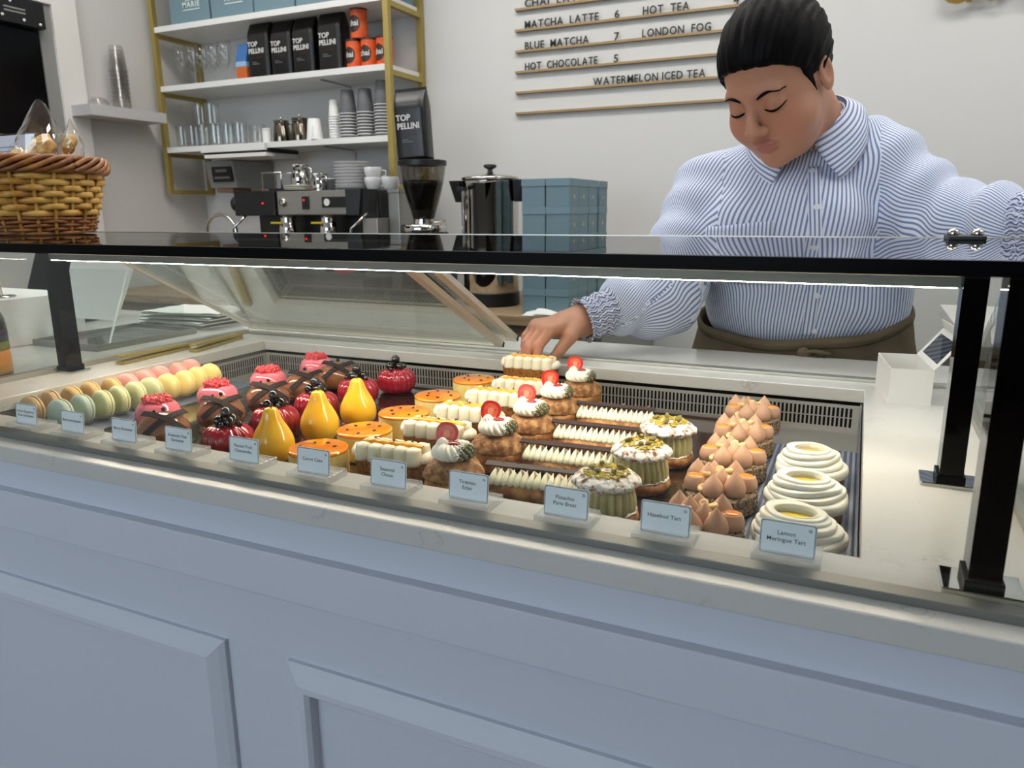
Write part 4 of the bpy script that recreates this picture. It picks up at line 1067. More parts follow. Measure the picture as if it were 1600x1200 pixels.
MB().box((-.09, -.19, -.022), (.02, -.06, -.001)).build('paper_slot', mat('brown_paper', (0.48, 0.37, 0.29), rough=.7), t, bevel=.003)

# ------------------------------------------------------------------ back counter
BZC = .800
WOOD = mat('pale_oak', (0.66, 0.56, 0.44), rough=.5, col2=(0.58, 0.47, 0.35), nscale=9, ndetail=6, stretch=(1, 9, 9))
bc = thing('back_counter', 'pale oak back counter along the rear wall under the shelves', 'counter', (0, 0, 0))
part_box('counter_top', (XL + .002, 2.42, BZC - .035), (-.78, YB - .002, BZC), WOOD, bc, bevel=.003)
part_box('cabinet_carcass', (XL + .002, 2.46, .0), (-.80, YB - .002, BZC - .035), mat('grey_cabinet', (0.55, 0.55, 0.54), rough=.5), bc)
for i in range(4):
    x0 = -3.33 + i * .63; d = part_box('cabinet_door', (x0, 2.442, .08), (x0 + .615, 2.46, BZC - .05), mat('brown_cabinet_front', (0.50, 0.41, 0.32), rough=.5), bc, bevel=.003)
    part_box('handle', (x0 + .54, 2.428, .5), (x0 + .555, 2.442, .62), STEEL, d)

# faucet
t = thing('tap', 'thin curved chrome tap left of the espresso machine', 'tap', (-2.875, 2.72, BZC))
MB().lathe([(0, 0), (.024, 0), (.022, .012), (.012, .016), (0, .016)], 20).build('tap_base', CHROME, t, smooth=True)
m = MB(); P = [(0, 0, .014), (0, 0, .26)] + [(.095 - .095 * math.cos(a), 0, .27 + .088 * math.sin(a)) for a in [PI * k / 12 for k in range(13)]] + [(.19, 0, .22)]
m.tube(P, .0085, 10); m.build('spout', CHROME, t, smooth=True)

# espresso machine
em = thing('espresso_machine', 'two-group espresso machine in black and steel with cups on top', 'espresso machine', (-2.18, 2.62, BZC))
PANEL = mat('machine_steel', (0.62, 0.61, 0.59), rough=.32, metal=.75)
MB().box((-.36, .10, .03), (.30, .50, .455)).build('machine_body', mat('machine_black', (0.05, 0.05, 0.055), rough=.4), em, bevel=.008)
for x in (-.33, .27):
    for y in (.12, .47): MB().lathe([(0, 0), (.02, 0), (.018, .03), (0, .03)], 14).build('foot', BLACKP, em, loc=(x, y, 0))
fp = MB().box((-.14, -.02, .355), (.225, .10, .455)).build('front_panel', PANEL, em, bevel=.006)
lp = MB().box((-.375, -.03, .352), (-.145, .10, .458)).build('control_panel', mat('machine_black', None), em, bevel=.006)
rp = MB().hexa([(.228, -.03, .352), (.285, -.02, .352), (.285, .10, .352), (.228, .10, .352), (.228, -.03, .458), (.30, -.02, .458), (.30, .10, .458), (.228, .10, .458)]).build('end_panel', mat('machine_black', None), em, bevel=.003)
MB().box((.286, -.01, .345), (.36, .12, .455)).build('steam_guard', GLASS, em)
kn = MB().lathe([(0, 0), (.030, 0), (.034, .006), (.034, .024), (.028, .03), (0, .03)], 24, axis='X').build('steam_knob', BLACKP, em, smooth=True, loc=(-.408, .01, .405))
MB().lathe([(0, 0), (.018, 0), (.019, .004), (.016, .008), (0, .008)], 24, axis='Y').build('dial', CHROME, fp, loc=(-.105, -.029, .408), smooth=True)
sw = MB().box((.0, -.026, .378), (.034, -.02, .432)).build('switch', BLACKP, fp, bevel=.002)
MB().sphere((.012, -.028, .416), .004, 8, 6).build('red_light', mat('red_indicator', (0.9, 0.05, 0.05), rough=.3, emit=2.0), sw)
MB().sphere((-.21, -.032, .405), .004, 8, 6).build('red_light', mat('red_indicator', None), lp)
MB().box((.105, -.026, .385), (.225, -.02, .428)).build('badge', BLACKP, fp, bevel=.002)
MB().lathe([(0, 0), (.015, 0), (.013, .006), (0, .006)], 20, axis='Y').build('badge_ring', WHITEP, fp, loc=(.135, -.0325, .406))
MB().box((-.34, -.01, .03), (.28, .10, .085)).build('drip_tray', SATIN, em, bevel=.004)
for k, x in enumerate((-.12, .10)):
    g = MB().lathe(spl([(0, .265), (.036, .265), (.040, .28), (.040, .30), (.034, .325), (.030, .354), (0, .354)], 20), 28).build('group_head', CHROME, em, smooth=True, loc=(x, .02, 0))
    MB().lathe([(0, .225), (.024, .225), (.034, .235), (.035, .262), (0, .262)], 28).build('portafilter', STEEL, g, smooth=True)
    MB().tube([(.0, -.03, .25), (.0, -.075, .245), (.0, -.16, .232)], [.008, .012, .014], 12).build('portafilter_handle', BLACKP, g, smooth=True)
    MB().box((-.06, -.045, .318), (-.005, -.030, .326)).build('yellow_tag', mat('yellow_tag', (0.72, 0.66, 0.12), rough=.5), g)
for x in (-.325, .315):
    MB().tube([(x, -.01, .36), (x - .012, -.04, .33), (x - .05, -.05, .30), (x - .06, -.05, .20)], .006, 8).build('steam_wand', CHROME, em, smooth=True)
MB().box((.302, -.02, .10), (.375, .14, .34)).build('side_panel', PANEL, em, bevel=.004)

ZM = BZC + .4555 + .003
# things on the machine
me_ = MB().lathe([(0, 0), (.035, 0), (.068, .010), (.066, .012), (.034, .003), (0, .003)], 32).mesh('saucer'); me_.materials.append(mat('cream_china', (0.84, 0.82, 0.77), rough=.25)); me_.polygons.foreach_set('use_smooth', [True] * len(me_.polygons)); me_.set_sharp_from_angle(angle=.7)
for k in range(3):
    tag(link('saucer', me_, None, None, (-2.40, 2.84, ZM + k * .008)), 'cream saucer on the left of the espresso machine, ' + ['lowest', 'middle', 'topmost under the chrome jug'][k], 'saucer', 'cream saucers')
def small_jug(t):
    MB().lathe(spl([(0, 0), (.034, 0), (.037, .004), (.038, .028), (.032, .055), (.035, .075), (.0335, .075), (.030, .055), (0, .05)], 24), 28, lambda th, q, r, z: (r * (1 + (.25 * max(0, math.cos(th + PI / 2)) ** 10 if z > .058 else 0)), z)).build('jug_body', CHROME, t, smooth=True)
    MB().tube([(.032, 0, .068), (.056, 0, .062), (.056, 0, .022), (.037, 0, .014)], .004, 8).build('handle', CHROME, t, smooth=True)
t = thing('steaming_jug', 'chrome steaming jug standing on the cream saucers', 'jug', (-2.385, 2.84, ZM + .030)); small_jug(t); t.scale = (1.15,) * 3
t = thing('steaming_jug', 'chrome steaming jug beside the plate stack on the machine', 'jug', (-2.265, 2.83, ZM)); small_jug(t); t.rotation_euler.z = -.4
t = thing('frosted_cup', 'small frosted glass cup between the chrome jug and the plates', 'cup', (-2.205, 2.82, ZM)); MB().lathe([(0, 0), (.024, 0), (.031, .052), (.029, .052), (.022, .004), (0, .004)], 24).build('cup_wall', thin_glass('frosted_glass', (.75, .76, .76), rough=.4), t, auto=40); MB().lathe([(.029, .052), (.0315, .0522), (.030, .0545)], 24).build('rim', WHITEP, t)
t = thing('wire_rack', 'small chrome wire rack with a black base on the left end of the machine', 'rack', (-2.56, 2.86, ZM))
m = MB(); m.tube([(-.07, 0, .0), (-.07, 0, .09), (.045, 0, .09), (.045, 0, 0)], .0045, 8); m.build('front_hoop', CHROME, t, smooth=True)
m = MB(); m.tube([(-.07, .09, .0), (-.07, .09, .09), (.045, .09, .09), (.045, .09, 0)], .0045, 8); m.build('rear_hoop', CHROME, t, smooth=True)
MB().box((-.03, -.01, 0), (.07, .10, .018)).build('black_base', BLACKP, t, bevel=.003)
first = None
for k in range(9):
    lab = 'white china plate in the stack on the espresso machine, ' + ('topmost' if k == 8 else 'bottom one' if k == 0 else f'{["", "second", "third", "fourth", "fifth", "sixth", "seventh", "eighth"][k]} from the bottom')
    loc = (-2.085, 2.83, ZM + k * .0135)
    if first is None:
        first = thing('plate', lab, 'plate', (0, 0, 0), 0, 'stacked white plates')
        MB().lathe([(0, 0), (.055, 0), (.058, .003), (.082, .012), (.0825, .0135), (.080, .0138), (.056, .006), (0, .005)], 40).build('dish', mat('white_china', (0.86, 0.86, 0.86), rough=.2), first, auto=35)
        MB().lathe([(.050, -.0001), (.053, -.0001), (.053, -.0), (.050, -.0)], 40).build('foot_ring', mat('white_china', None), first); first.location = loc
    else: dup(first, loc, 0, lab)
def china_cup(t):
    MB().lathe(spl([(0, 0), (.022, 0), (.030, .012), (.037, .035), (.0375, .05), (.036, .05), (.033, .03), (0, .01)], 22), 28).build('cup_bowl', mat('white_china', None), t, smooth=True)
    MB().tube([(.036, 0, .04), (.055, 0, .038), (.054, 0, .018), (.034, 0, .014)], .0038, 8).build('handle', mat('white_china', None), t, smooth=True)
first = None
for i, (x, k, lab) in enumerate([(-1.955, 0, 'lower one beside the plate stack'), (-1.955, 1, 'upper one, nested on another cup'), (-1.868, 0, 'at the right end of the machine top')]):
    lab = 'white china cup, ' + lab; loc = (x, 2.80, ZM + k * .042)
    if first is None: first = thing('china_cup', lab, 'cup', (0, 0, 0), 0, 'white china cups'); china_cup(first); first.location = loc
    else: dup(first, loc, .7 * i, lab)

t = thing('steel_canister', 'narrow plain steel box between the espresso machine and the grinder', 'steel box', (-1.775, 2.72, BZC))
MB().box((-.027, -.04, 0), (.026, .18, .44)).build('box_wall', SATIN, t, bevel=.004); MB().box((-.029, -.043, .4402), (.028, .183, .456)).build('box_lid', SATIN, t, bevel=.003)

# grinder with upturned coffee bag
gr = thing('coffee_grinder', 'black coffee grinder with a clear hopper full of dark beans', 'grinder', (-1.645, 2.70, BZC))
MB().box((-.095, -.13, 0), (.095, .16, .05)).build('base', BLACKP, gr, bevel=.008)
MB().box((-.07, -.05, .05), (.07, .15, .25)).build('motor_body', BLACKP, gr, bevel=.012)
MB().lathe([(0, .25), (.098, .25), (.102, .256), (.102, .276), (.095, .282), (0, .282)], 40).build('black_collar', BLACKG, gr, auto=40)
MB().lathe([(0, .2825), (.092, .2825), (.094, .288), (.094, .310), (.088, .316), (0, .316)], 40, lambda th, q, r, z: (r * (1 + .03 * math.cos(24 * th)), z)).build('grind_dial', CHROME, gr, auto=50)
MB().lathe([(0, .3162), (.045, .3162), (.043, .335), (0, .335)], 30).build('hopper_neck', CHROME, gr, auto=40)
MB().tube([(.05, .0, .325), (.10, 0, .33)], .004, 8).build('lever', STEEL, gr)
BEANS = mat('dark_beans', (0.022, 0.017, 0.015), rough=.5, bump=.8, bscale=90, bdist=.006)
MB().lathe(spl([(0, .336), (.040, .336), (.050, .37), (.062, .41), (.074, .455), (.080, .483), (.05, .488), (0, .488)], 24), 36).build('coffee_beans', BEANS, gr, smooth=True)
MB().lathe(spl([(.043, .336), (.053, .37), (.066, .41), (.078, .455), (.088, .50), (.094, .545), (.092, .545), (.085, .50), (.075, .455), (.063, .41), (.050, .37), (.0405, .337)], 36), 36).build('hopper', thin_glass('smoky_hopper', (0.72, 0.70, 0.66)), gr, smooth=True)
MB().lathe([(.070, .545), (.0985, .545), (.0985, .563), (.094, .566), (.070, .566), (.070, .545)], 36).build('hopper_rim', BLACKP, gr, auto=40)
t = thing('coffee_bag', 'black foil coffee bag standing in the grinder hopper', 'coffee bag', (-1.672, 2.70, BZC + .5665), .12, 'black coffee bags')
coffee_bag(t, .135, .085, .275); t.rotation_euler = (0, -.05, .15)

# urn
ur = thing('hot_water_urn', 'polished steel water urn with black lid knob and handles', 'urn', (-1.340, 2.70, BZC))
MB().lathe([(0, .0), (.105, .0), (.112, .006), (.112, .05), (.108, .054), (0, .054)], 44).build('base', BLACKP, ur, auto=40)
MB().lathe([(0, .0545), (.108, .0545), (.110, .06), (.110, .465), (.112, .47), (.112, .478), (.106, .482), (0, .482)], 48).build('tank', CHROME, ur, auto=40)
ld = MB().lathe(spl([(.108, .4825), (.112, .486), (.106, .494), (.06, .503), (.02, .506), (0, .506)], 20), 44).build('lid', CHROME, ur, smooth=True)
MB().lathe(spl([(0, .5065), (.014, .5065), (.010, .514), (.010, .522), (.024, .530), (.025, .537), (.018, .541), (0, .542)], 20), 24).build('lid_knob', BLACKP, ld, smooth=True)
for s, yaw_ in ((1, 0), (-1, 0)):
    MB().hexa([(s * .113, -.028, .40), (s * .145, -.020, .40), (s * .145, .020, .40), (s * .113, .028, .40), (s * .113, -.042, .482), (s * .165, -.036, .482), (s * .165, .036, .482), (s * .113, .042, .482)]).build('handle', BLACKP, ur, bevel=.003)
MB().tube([(-.06, -.112, .16), (-.06, -.114, .44)], .007, 10).build('sight_glass', CHROME, ur)
MB().box((-.075, -.135, .44), (-.045, -.105, .455)).build('gauge_cap', BLACKP, ur, bevel=.002)
MB().box((-.075, -.150, .13), (-.045, -.105, .17)).build('tap', BLACKP, ur, bevel=.003)

# stack of small teal boxes: two across, four deep, five high (only the ones in sight)
def teal_box(t):
    MB().box((-.043, -.048, 0), (.043, .048, .069)).build('box_body', TEAL, t, bevel=.001)
    MB().box((-.0445, -.0495, .0692), (.0445, .0495, .0945)).build('box_lid', TEALD, t, bevel=.001)
    MB().lathe([(0, 0), (.0035, 0), (.0035, .0004), (0, .0004)], 12, lambda th, q, r, z: (r * (1 + .8 * abs(math.sin(th))), z), axis='X').build('gold_crest', GOLDP, t, loc=(.0432, 0, .034))
first = None
rown = ['bottom', 'second', 'third', 'fourth', 'top']
for k in range(5):
    for (c, d) in ((0, 0), (1, 0), (1, 1), (1, 2), (1, 3)):
        x = -1.060 + c * .0905; y = 2.52 + d * .1005 + (0.02 if d == 3 else 0)
        lab = f'small teal lidded box, {rown[k]} row, ' + ('front left column' if c == 0 else ['front right column', 'second column along the side', 'third column along the side', 'rearmost column along the side'][d])
        loc = (x + rnd(-.001, .001), y, BZC + .0002 + k * .0947)
        if first is None: first = thing('teal_box', lab, 'box', (0, 0, 0), 0, 'small teal boxes'); teal_box(first); first.location = loc
        else: dup(first, loc, rnd(-.012, .012), lab)
for k in range(2):
    m = MB(); m.grid(lambda u, v: (-.10 + .04 * k + .15 * u, -.03 + .05 * v, .003 + .007 * k + .008 * math.sin(u * 5 + k) * v + .007 * v), 14, 8)
    tag(m.build('paper_napkin', CARD, None, smooth=True, loc=(-.985, 2.452, BZC)), 'loose white paper napkin on the oak counter by the teal boxes, ' + ['lower one', 'upper one'][k], 'napkin', 'paper napkins')

# ------------------------------------------------------------------ menu board: brass rails with letters
LET = mat('black_menu_letter', (0.07, 0.07, 0.075), rough=.5)
RAILM = mat('oak_brass_rail', (0.60, 0.50, 0.35), rough=.5, metal=.2)
rows = [(2.010, [('CHAI  LATTE', -1.405, .30)]), (1.926, [('MATCHA  LATTE', -1.405, .336), ('6', -1.005, 0), ('HOT  TEA', -.888, .190), ('4', -.535, 0)]), (1.842, [('BLUE  MATCHA', -1.405, .295), ('7', -1.005, 0), ('LONDON  FOG', -.888, .278)]),
        (1.758, [('HOT  CHOCOLATE', -1.405, .334), ('5', -1.005, 0)]), (1.674, [('WATERMELON ICED TEA', -1.093, .470)]), (1.588, [])]
mb_ = thing('menu_rack', 'wall menu of slim brass rails with black clip-in letters', 'menu board', (0, 0, 0))
for i, (z, ws) in enumerate(rows):
    r = part_box('rail', (-1.450, 3.180, z - .010), (-.462, 3.1995, z), RAILM, mb_, bevel=.001)
    for w, x, sx in ws:
        adv = 0.0; glyphs = []
        for ch in w:
            if ch == ' ': adv += .014; continue
            me = text_mesh(ch, .043, .002, 'LEFT', 1.0, 1.0, .0006); mx = max(v.co.x for v in me.vertices); mn = min(v.co.x for v in me.vertices)
            glyphs.append((me, adv - mn)); adv += mx - mn + .0055
        k = sx / adv if sx else 1.0
        for me, ax in glyphs:
            me2 = me.copy(); me2.materials.clear()
            o = link('letter', me2, LET, r, (x + ax * k, 3.186, z + .0008), (PI / 2, 0, 0)); o.scale = (min(k, 1.12), 1, 1)
sg = thing('wall_lettering', 'raised gold letters reading CAFE high on the rear wall', 'sign', (.165, 3.165, 1.845))
for i, ch in enumerate('CAFE'):
    text('letter', ch, .115, mat('polished_gold', (0.75, 0.60, 0.30), rough=.2, metal=.9), sg, (.0 + i * .078, 0, 0), align='LEFT', extrude=.008, bold=.002)
    MB().tube([(.035 + i * .078, 0.0, .03), (.035 + i * .078, .034, .03)], .003, 6).build('standoff', STEEL, sg)

# cups on the left floating shelf
NTH = ['bottom one', 'second from the bottom', 'third from the bottom', 'fourth from the bottom', 'fifth from the bottom', 'sixth from the bottom', 'seventh from the bottom', 'eighth from the bottom', 'ninth from the bottom', 'topmost']
SMK = thin_glass('smoky_plastic', (0.955, 0.95, 0.945), ior=1.45, boost=1.3)
me_ = cup_mesh(.115, .042, .030).mesh('clear_cup', True); me_.materials.append(SMK)
for k in range(10):
    tag(link('clear_cup', me_, None, None, (XL + .085, 2.66, 1.6485 + k * .019)), 'clear plastic cup upside down on the floating shelf, ' + NTH[k], 'cup', 'clear cups on the floating shelf')
me_ = MB().lathe(spl([(.040, 0), (.044, .002), (.043, .008), (.034, .024), (.018, .029), (0, .029)], 14), 26).mesh('dome_lid', True); me_.materials.append(SMK)
for k in range(3):
    tag(link('dome_lid', me_, None, None, (XL + .09, 2.53, 1.6485 + k * .006)), 'clear dome lid beside the cups on the floating shelf, ' + ['lowest', 'middle', 'topmost'][k], 'lid', 'clear dome lids')

# ------------------------------------------------------------------ wicker basket of wrapped pastries on the top glass
BX, BY, BZ0 = -1.247, .824, 1.1364
bk = thing('wicker_basket', 'honey coloured wicker basket on the left end of the glass top', 'basket', (BX, BY, BZ0))
WIC = mat('golden_willow', (0.88, 0.70, 0.36), rough=.4, col2=(0.74, 0.52, 0.22), nscale=26, ndetail=5, bump=.2, bscale=160, bdist=.0008)
WICB = mat('brown_willow', (0.62, 0.40, 0.20), rough=.45, col2=(0.48, 0.28, 0.13), nscale=30, ndetail=5, bump=.2, bscale=160, bdist=.0008)
BH = .125
def brad(z): return .079 + (.110 - .079) * (z / BH) ** .9
NS = 22
def weave_ring(z, k, r, flat, m_, amp):
    N = NS * 6; pts = []
    for i in range(N):
        a = 2 * PI * i / N
        off = amp * math.cos(a * NS / 2 + k * PI) + rnd(-.0002, .0002)
        R = brad(z) + off; pts.append((R * math.cos(a), R * math.sin(a), z + .0008 * math.sin(a * 3 + k)))
    MB().tube(pts, r, 6, True, flat).build('woven_strand', m_, bk, smooth=True)
MB().lathe([(0, .002), (.074, .002), (.076, .005), (0, .005)], 40).build('basket_floor', WICB, bk)
MB().lathe(spl([(.074, .004), (.086, .05), (.098, .11), (.097, .11), (.085, .05), (.073, .005)], 20), 44).build('basket_lining', WICB, bk, smooth=True)
for k in range(NS):
    a = 2 * PI * k / NS
    MB().tube([((brad(z)) * math.cos(a), (brad(z)) * math.sin(a), z) for z in [.002 + j * .0135 for j in range(9)]], .0026, 6).build('stake', WIC, bk, smooth=True)
for k in range(5): weave_ring(.0035 + k * .0056, k, .0029, (1, 1), WICB, .0028)
for k in range(7): weave_ring(.0345 + k * .0094, k, .0036, (.6, 1.5), WIC, .0042)
for j in range(6):                         # rope-like rim
    N = 150; pts = []
    for i in range(N):
        a = 2 * PI * i / N; ph = a * 5 + j * PI / 3
        pts.append(((.1080 + .0058 * math.cos(ph)) * math.cos(a), (.1080 + .0058 * math.cos(ph)) * math.sin(a), .1085 + .0105 * math.sin(ph)))
    MB().tube(pts, .0040, 7, True).build('rim_strand', WICB if j % 2 else mat('light_brown_willow', (0.70, 0.48, 0.26), rough=.45, col2=(0.55, 0.35, 0.17), nscale=30), bk, smooth=True)

FILM = thin_glass('cellophane', (0.965, 0.965, 0.965), ior=1.5, rough=.08, boost=2.6)
GOLDC = mat('golden_pastry', (0.80, 0.56, 0.24), rough=.5, col2=(0.93, 0.80, 0.50), nscale=70, ndetail=5, bump=.5, bscale=60, bdist=.004)
def wrapped(name, loc, rotz, lean, R, H, seed, label):
    t = thing(name, label, 'wrapped pastry', loc, rotz, 'wrapped pastries in the basket')
    rs = random.Random(seed)
    for k, (dx, dz, r) in enumerate([(0, .035, R * .72), (R * .35, -.004, R * .66), (-R * .4, -.006, R * .66)]):
        m = MB(); m.lathe(spl([(0, -.45), (.6, -.42), (.95, -.2), (1, .05), (.8, .3), (.45, .42), (0, .45)], 18), 28, lambda th, q, rr, z: (r * rr * (1 + .22 * onoise(math.cos(th) * 2, math.sin(th) * 2, seed + k + z)), r * z * (1 + .6 * onoise(math.cos(th) * 2.5, math.sin(th) * 2.5, seed + k + 5))))
        M_ = Euler((1.25 + rs.uniform(-.3, .3), rs.uniform(-.4, .4), rs.uniform(-1, 1))).to_matrix()
        m.v = [tuple(M_ @ Vector(v) + Vector((dx, rs.uniform(-.0, .0), dz))) for v in m.v]
        m.build('pastry', GOLDC, t, smooth=True)
    m = MB()
    def film(u, v):
        a = 2 * PI * u; z = -.02 + v * H
        if v < .55: rx, ry = R * 1.10, R * .82
        else:
            f = (v - .55) / .45; rx = R * 1.10 * (1 - f * .72); ry = R * .82 * (1 - f) + .0015
        k = 1 + .10 * onoise(math.cos(a) * 3, math.sin(a) * 3, v * 5 + seed) + .06 * onoise(math.cos(a) * 9, math.sin(a) * 9, v * 12 + seed)
        return (rx * math.cos(a) * k + lean * max(0, v - .4) * H, ry * math.sin(a) * k, z + (.012 * math.cos(a * 2 + seed) * max(0, v - .7)))
    m.grid(film, 26, 16, True); m.build('cellophane_bag', FILM, t)
wrapped('wrapped_pastry', (BX + .040, BY - .004, BZ0 + .100), .3, .10, .034, .125, 3, 'golden pastry in a peaked cellophane bag, tallest in the basket')
wrapped('wrapped_pastry', (BX + .072, BY + .022, BZ0 + .106), -.3, .35, .023, .090, 8, 'golden pastry in crinkled cellophane at the right rim of the basket')
wrapped('wrapped_pastry', (BX - .045, BY + .020, BZ0 + .085), .9, -.1, .028, .080, 5, 'golden pastry in cellophane at the left side of the basket')

# ------------------------------------------------------------------ odds and ends left of the case
bl = thing('white_carton', 'low white carton with wavy embossed side, left of the glass case', 'carton', (-1.765, .955, .9))
m = MB(); m.grid(lambda u, v: (.185 + .0022 * math.sin(u * 34 + 3 * v + 2 * math.sin(v * 3)), -.165 + .33 * u, .001 + .097 * v), 70, 12); m.build('embossed_side', CARD, bl, smooth=True)
MB().box((-.185, -.165, 0), (.182, .165, .0985)).build('carton_body', CARD, bl, bevel=.002)
ss = thing('sign_stand', 'printed white notice on a slim chrome pole with a round foot', 'sign', (-1.640, .98, .9988))
MB().lathe([(0, 0), (.028, 0), (.029, .002), (.026, .004), (0, .005)], 30).build('round_foot', CHROME, ss, auto=40)
MB().tube([(0, 0, .004), (0, 0, .25)], .0045, 10).build('pole', CHROME, ss, smooth=True)
bd = MB().box((-.19, -.006, .25), (.195, .004, .322)).build('notice_board', BLACKP, ss, bevel=.001)
MB().box((-.188, -.0072, .252), (.193, -.0061, .3185)).build('notice_sheet', mat('notice_paper', (0.86, 0.87, 0.90), rough=.6), bd)
for k, z in enumerate((.296, .288, .281)): MB().box((-.15, -.0078, z), (.15 if k != 2 else .08, -.0071, z + .0022)).build('print_line', mat('grey_ink', (0.55, 0.56, 0.64), rough=.6), bd)
pt = thing('card_reader', 'black till screen standing on the counter left of the case', 'till', (-1.90, 1.26, .9))
MB().box((-.12, -.05, 0), (.12, .10, .012)).build('stand_base', BLACKP, pt, bevel=.003)
MB().hexa([(-.13, .0, .012), (.13, .0, .012), (.13, .02, .012), (-.13, .02, .012), (-.13, .07, .19), (.13, .07, .19), (.13, .09, .19), (-.13, .09, .19)]).build('screen_body', BLACKP, pt, bevel=.003)
MB().hexa([(-.12, -.0012, .022), (.12, -.0012, .022), (.12, .002, .022), (-.12, .002, .022), (-.12, .0655, .182), (.12, .0655, .182), (.12, .068, .182), (-.12, .068, .182)]).build('screen', BLACKG, pt)
tr = thing('steel_tray', 'flat grey steel tray on the worktop outside the left glass end', 'tray', (-1.468, 1.112, .9))
MB().box((-.100, -.125, 0), (.100, .125, .004)).build('tray_base', SATIN, tr, bevel=.001)
for a, b in (((-.100, -.125, .004), (.100, -.121, .013)), ((-.100, .121, .004), (.100, .125, .013)), ((-.100, -.121, .004), (-.096, .121, .013)), ((.096, -.121, .004), (.100, .121, .013))): MB().box(a, b).build('tray_edge', SATIN, tr)
ab = thing('acrylic_stand', 'clear acrylic leaflet stand holding a tilted white sheet on the steel tray', 'leaflet stand', (-1.505, 1.112, .9046))
m = MB(); m.hexa([(-.05, -.095, 0), (.13, -.095, 0), (.13, .095, 0), (-.05, .095, 0), (-.03, -.05, .15), (.155, -.05, .15), (.155, .09, .15), (-.06, .09, .15)]); m.build('acrylic_shell', ACRYL, ab)
MB().tube([(.131, -.096, .0), (.156, -.051, .151)], .0022, 6).build('acrylic_edge', mat('bright_acrylic_edge', (0.9, 0.92, 0.92), rough=.2), ab)
MB().hexa([(-.045, -.070, .050), (.128, -.070, .050), (.128, -.066, .050), (-.045, -.066, .050), (-.03, -.028, .165), (.150, -.028, .165), (.150, -.024, .165), (-.05, -.024, .165)]).build('white_sheet', CARD, ab)
for k in range(4):
    t = thing('paper_bag', f'flat white paper bag in the loose pile behind the steel tray, {["lowest", "second from the bottom", "third from the bottom", "topmost"][k]}', 'paper bag', (-1.50 + .01 * k, 1.345, .9002 + k * .0105), .1 * k - .15, 'flat paper bags')
    m = MB(); N = 12
    m.grid(lambda u, v: (-.11 + .22 * u, -.075 + .15 * v, .0065 + .0035 * onoise(u * 4, v * 4, k) ), 14, 12); m.build('bag_sheet', CARD, t, smooth=True)
    MB().box((-.105, -.07, 0), (.105, .07, .0028)).build('bag_base', CARD, t)
    MB().box((-.105, -.076, .0028), (.105, -.062, .0055)).build('folded_edge', mat('grey_green_print', (0.62, 0.66, 0.62), rough=.6), t)
jb = thing('juice_bottle', 'dark juice bottle with an orange and purple label at the left edge', 'bottle', (-1.335, .760, .9))
MB().lathe(spl([(0, 0), (.032, 0), (.034, .004), (.034, .085), (.030, .105), (.020, .125), (.014, .14), (.014, .155), (0, .155)], 30), 32).build('bottle_body', mat('dark_green_bottle', (0.10, 0.14, 0.10), rough=.15), jb, smooth=True)
MB().lathe([(.0342, .006), (.0345, .006), (.0345, .045), (.0342, .045)], 32).build('orange_label', mat('orange_fruit_print', (0.80, 0.50, 0.12), rough=.4, col2=(0.86, 0.62, 0.22), nscale=40), jb, smooth=True)
MB().lathe([(.0342, .0455), (.0345, .0455), (.0345, .060), (.0342, .060)], 32).build('green_label', mat('green_print', (0.42, 0.45, 0.12), rough=.4), jb, smooth=True)
MB().lathe([(.0342, .0605), (.0345, .0605), (.0345, .080), (.0342, .080)], 32).build('purple_label', mat('purple_print', (0.16, 0.12, 0.25), rough=.4), jb, smooth=True)
MB().lathe([(0, .1552), (.0155, .1552), (.0155, .170), (0, .171)], 24).build('cap', BLACKP, jb, auto=40)
for i, (x, y, ang, lab) in enumerate([(-1.222, 1.000, .10, 'brass serving tongs lying nearer the chrome post'), (-1.205, 1.140, .24, 'brass serving tongs lying nearer the rear door')]):
    t = thing('serving_tongs', lab, 'tongs', (x, y, .9), ang, 'brass serving tongs')
    m = MB()
    MB().box((-.009, -.085, .0005), (.009, .085, .006)).build('lower_arm', GOLD, t, bevel=.0006)
    MB().hexa([(-.009, -.085, .012), (.009, -.085, .012), (.009, .085, .0065), (-.009, .085, .0065), (-.009, -.085, .017), (.009, -.085, .017), (.009, .085, .0115), (-.009, .085, .0115)]).build('upper_arm', GOLD, t, bevel=.0005)
    MB().tube([(-.006, .085, .0045), (.006, .085, .0045)], .004, 10).build('hinge', GOLD, t, smooth=True)

# ------------------------------------------------------------------ open white cake box on the right
cb = thing('cake_box', 'small open white cake box with a windowed lid, right of the well', 'box', (.069, 1.215, .9), .12)
w, d, hh, tk = .054, .125, .050, .0009
MB().box((-w / 2, -d / 2, 0), (w / 2, d / 2, tk)).build('box_floor', CARD, cb)
for nm, a, b in (('front_wall', (-w / 2, -d / 2, tk), (w / 2, -d / 2 + tk, hh)), ('rear_wall', (-w / 2, d / 2 - tk, tk), (w / 2, d / 2, hh)), ('side_wall', (-w / 2, -d / 2 + tk, tk), (-w / 2 + tk, d / 2 - tk, hh)), ('side_wall', (w / 2 - tk, -d / 2 + tk, tk), (w / 2, d / 2 - tk, hh))):
    MB().box(a, b).build(nm, CARD, cb)
lid = bpy.data.objects.new('lid', None); COL.objects.link(lid); lid.parent = cb; lid.location = (w / 2, 0, hh); lid.rotation_euler = (0, -.92, 0)
LW = .052
for a, b in (((0, -d / 2, 0), (.008, d / 2, .0009)), ((LW - .008, -d / 2, 0), (LW, d / 2, .0009)), ((.008, -d / 2, 0), (LW - .008, -d / 2 + .012, .0009)), ((.008, d / 2 - .012, 0), (LW - .008, d / 2, .0009))): MB().box(a, b).build('lid_border', CARD, lid)
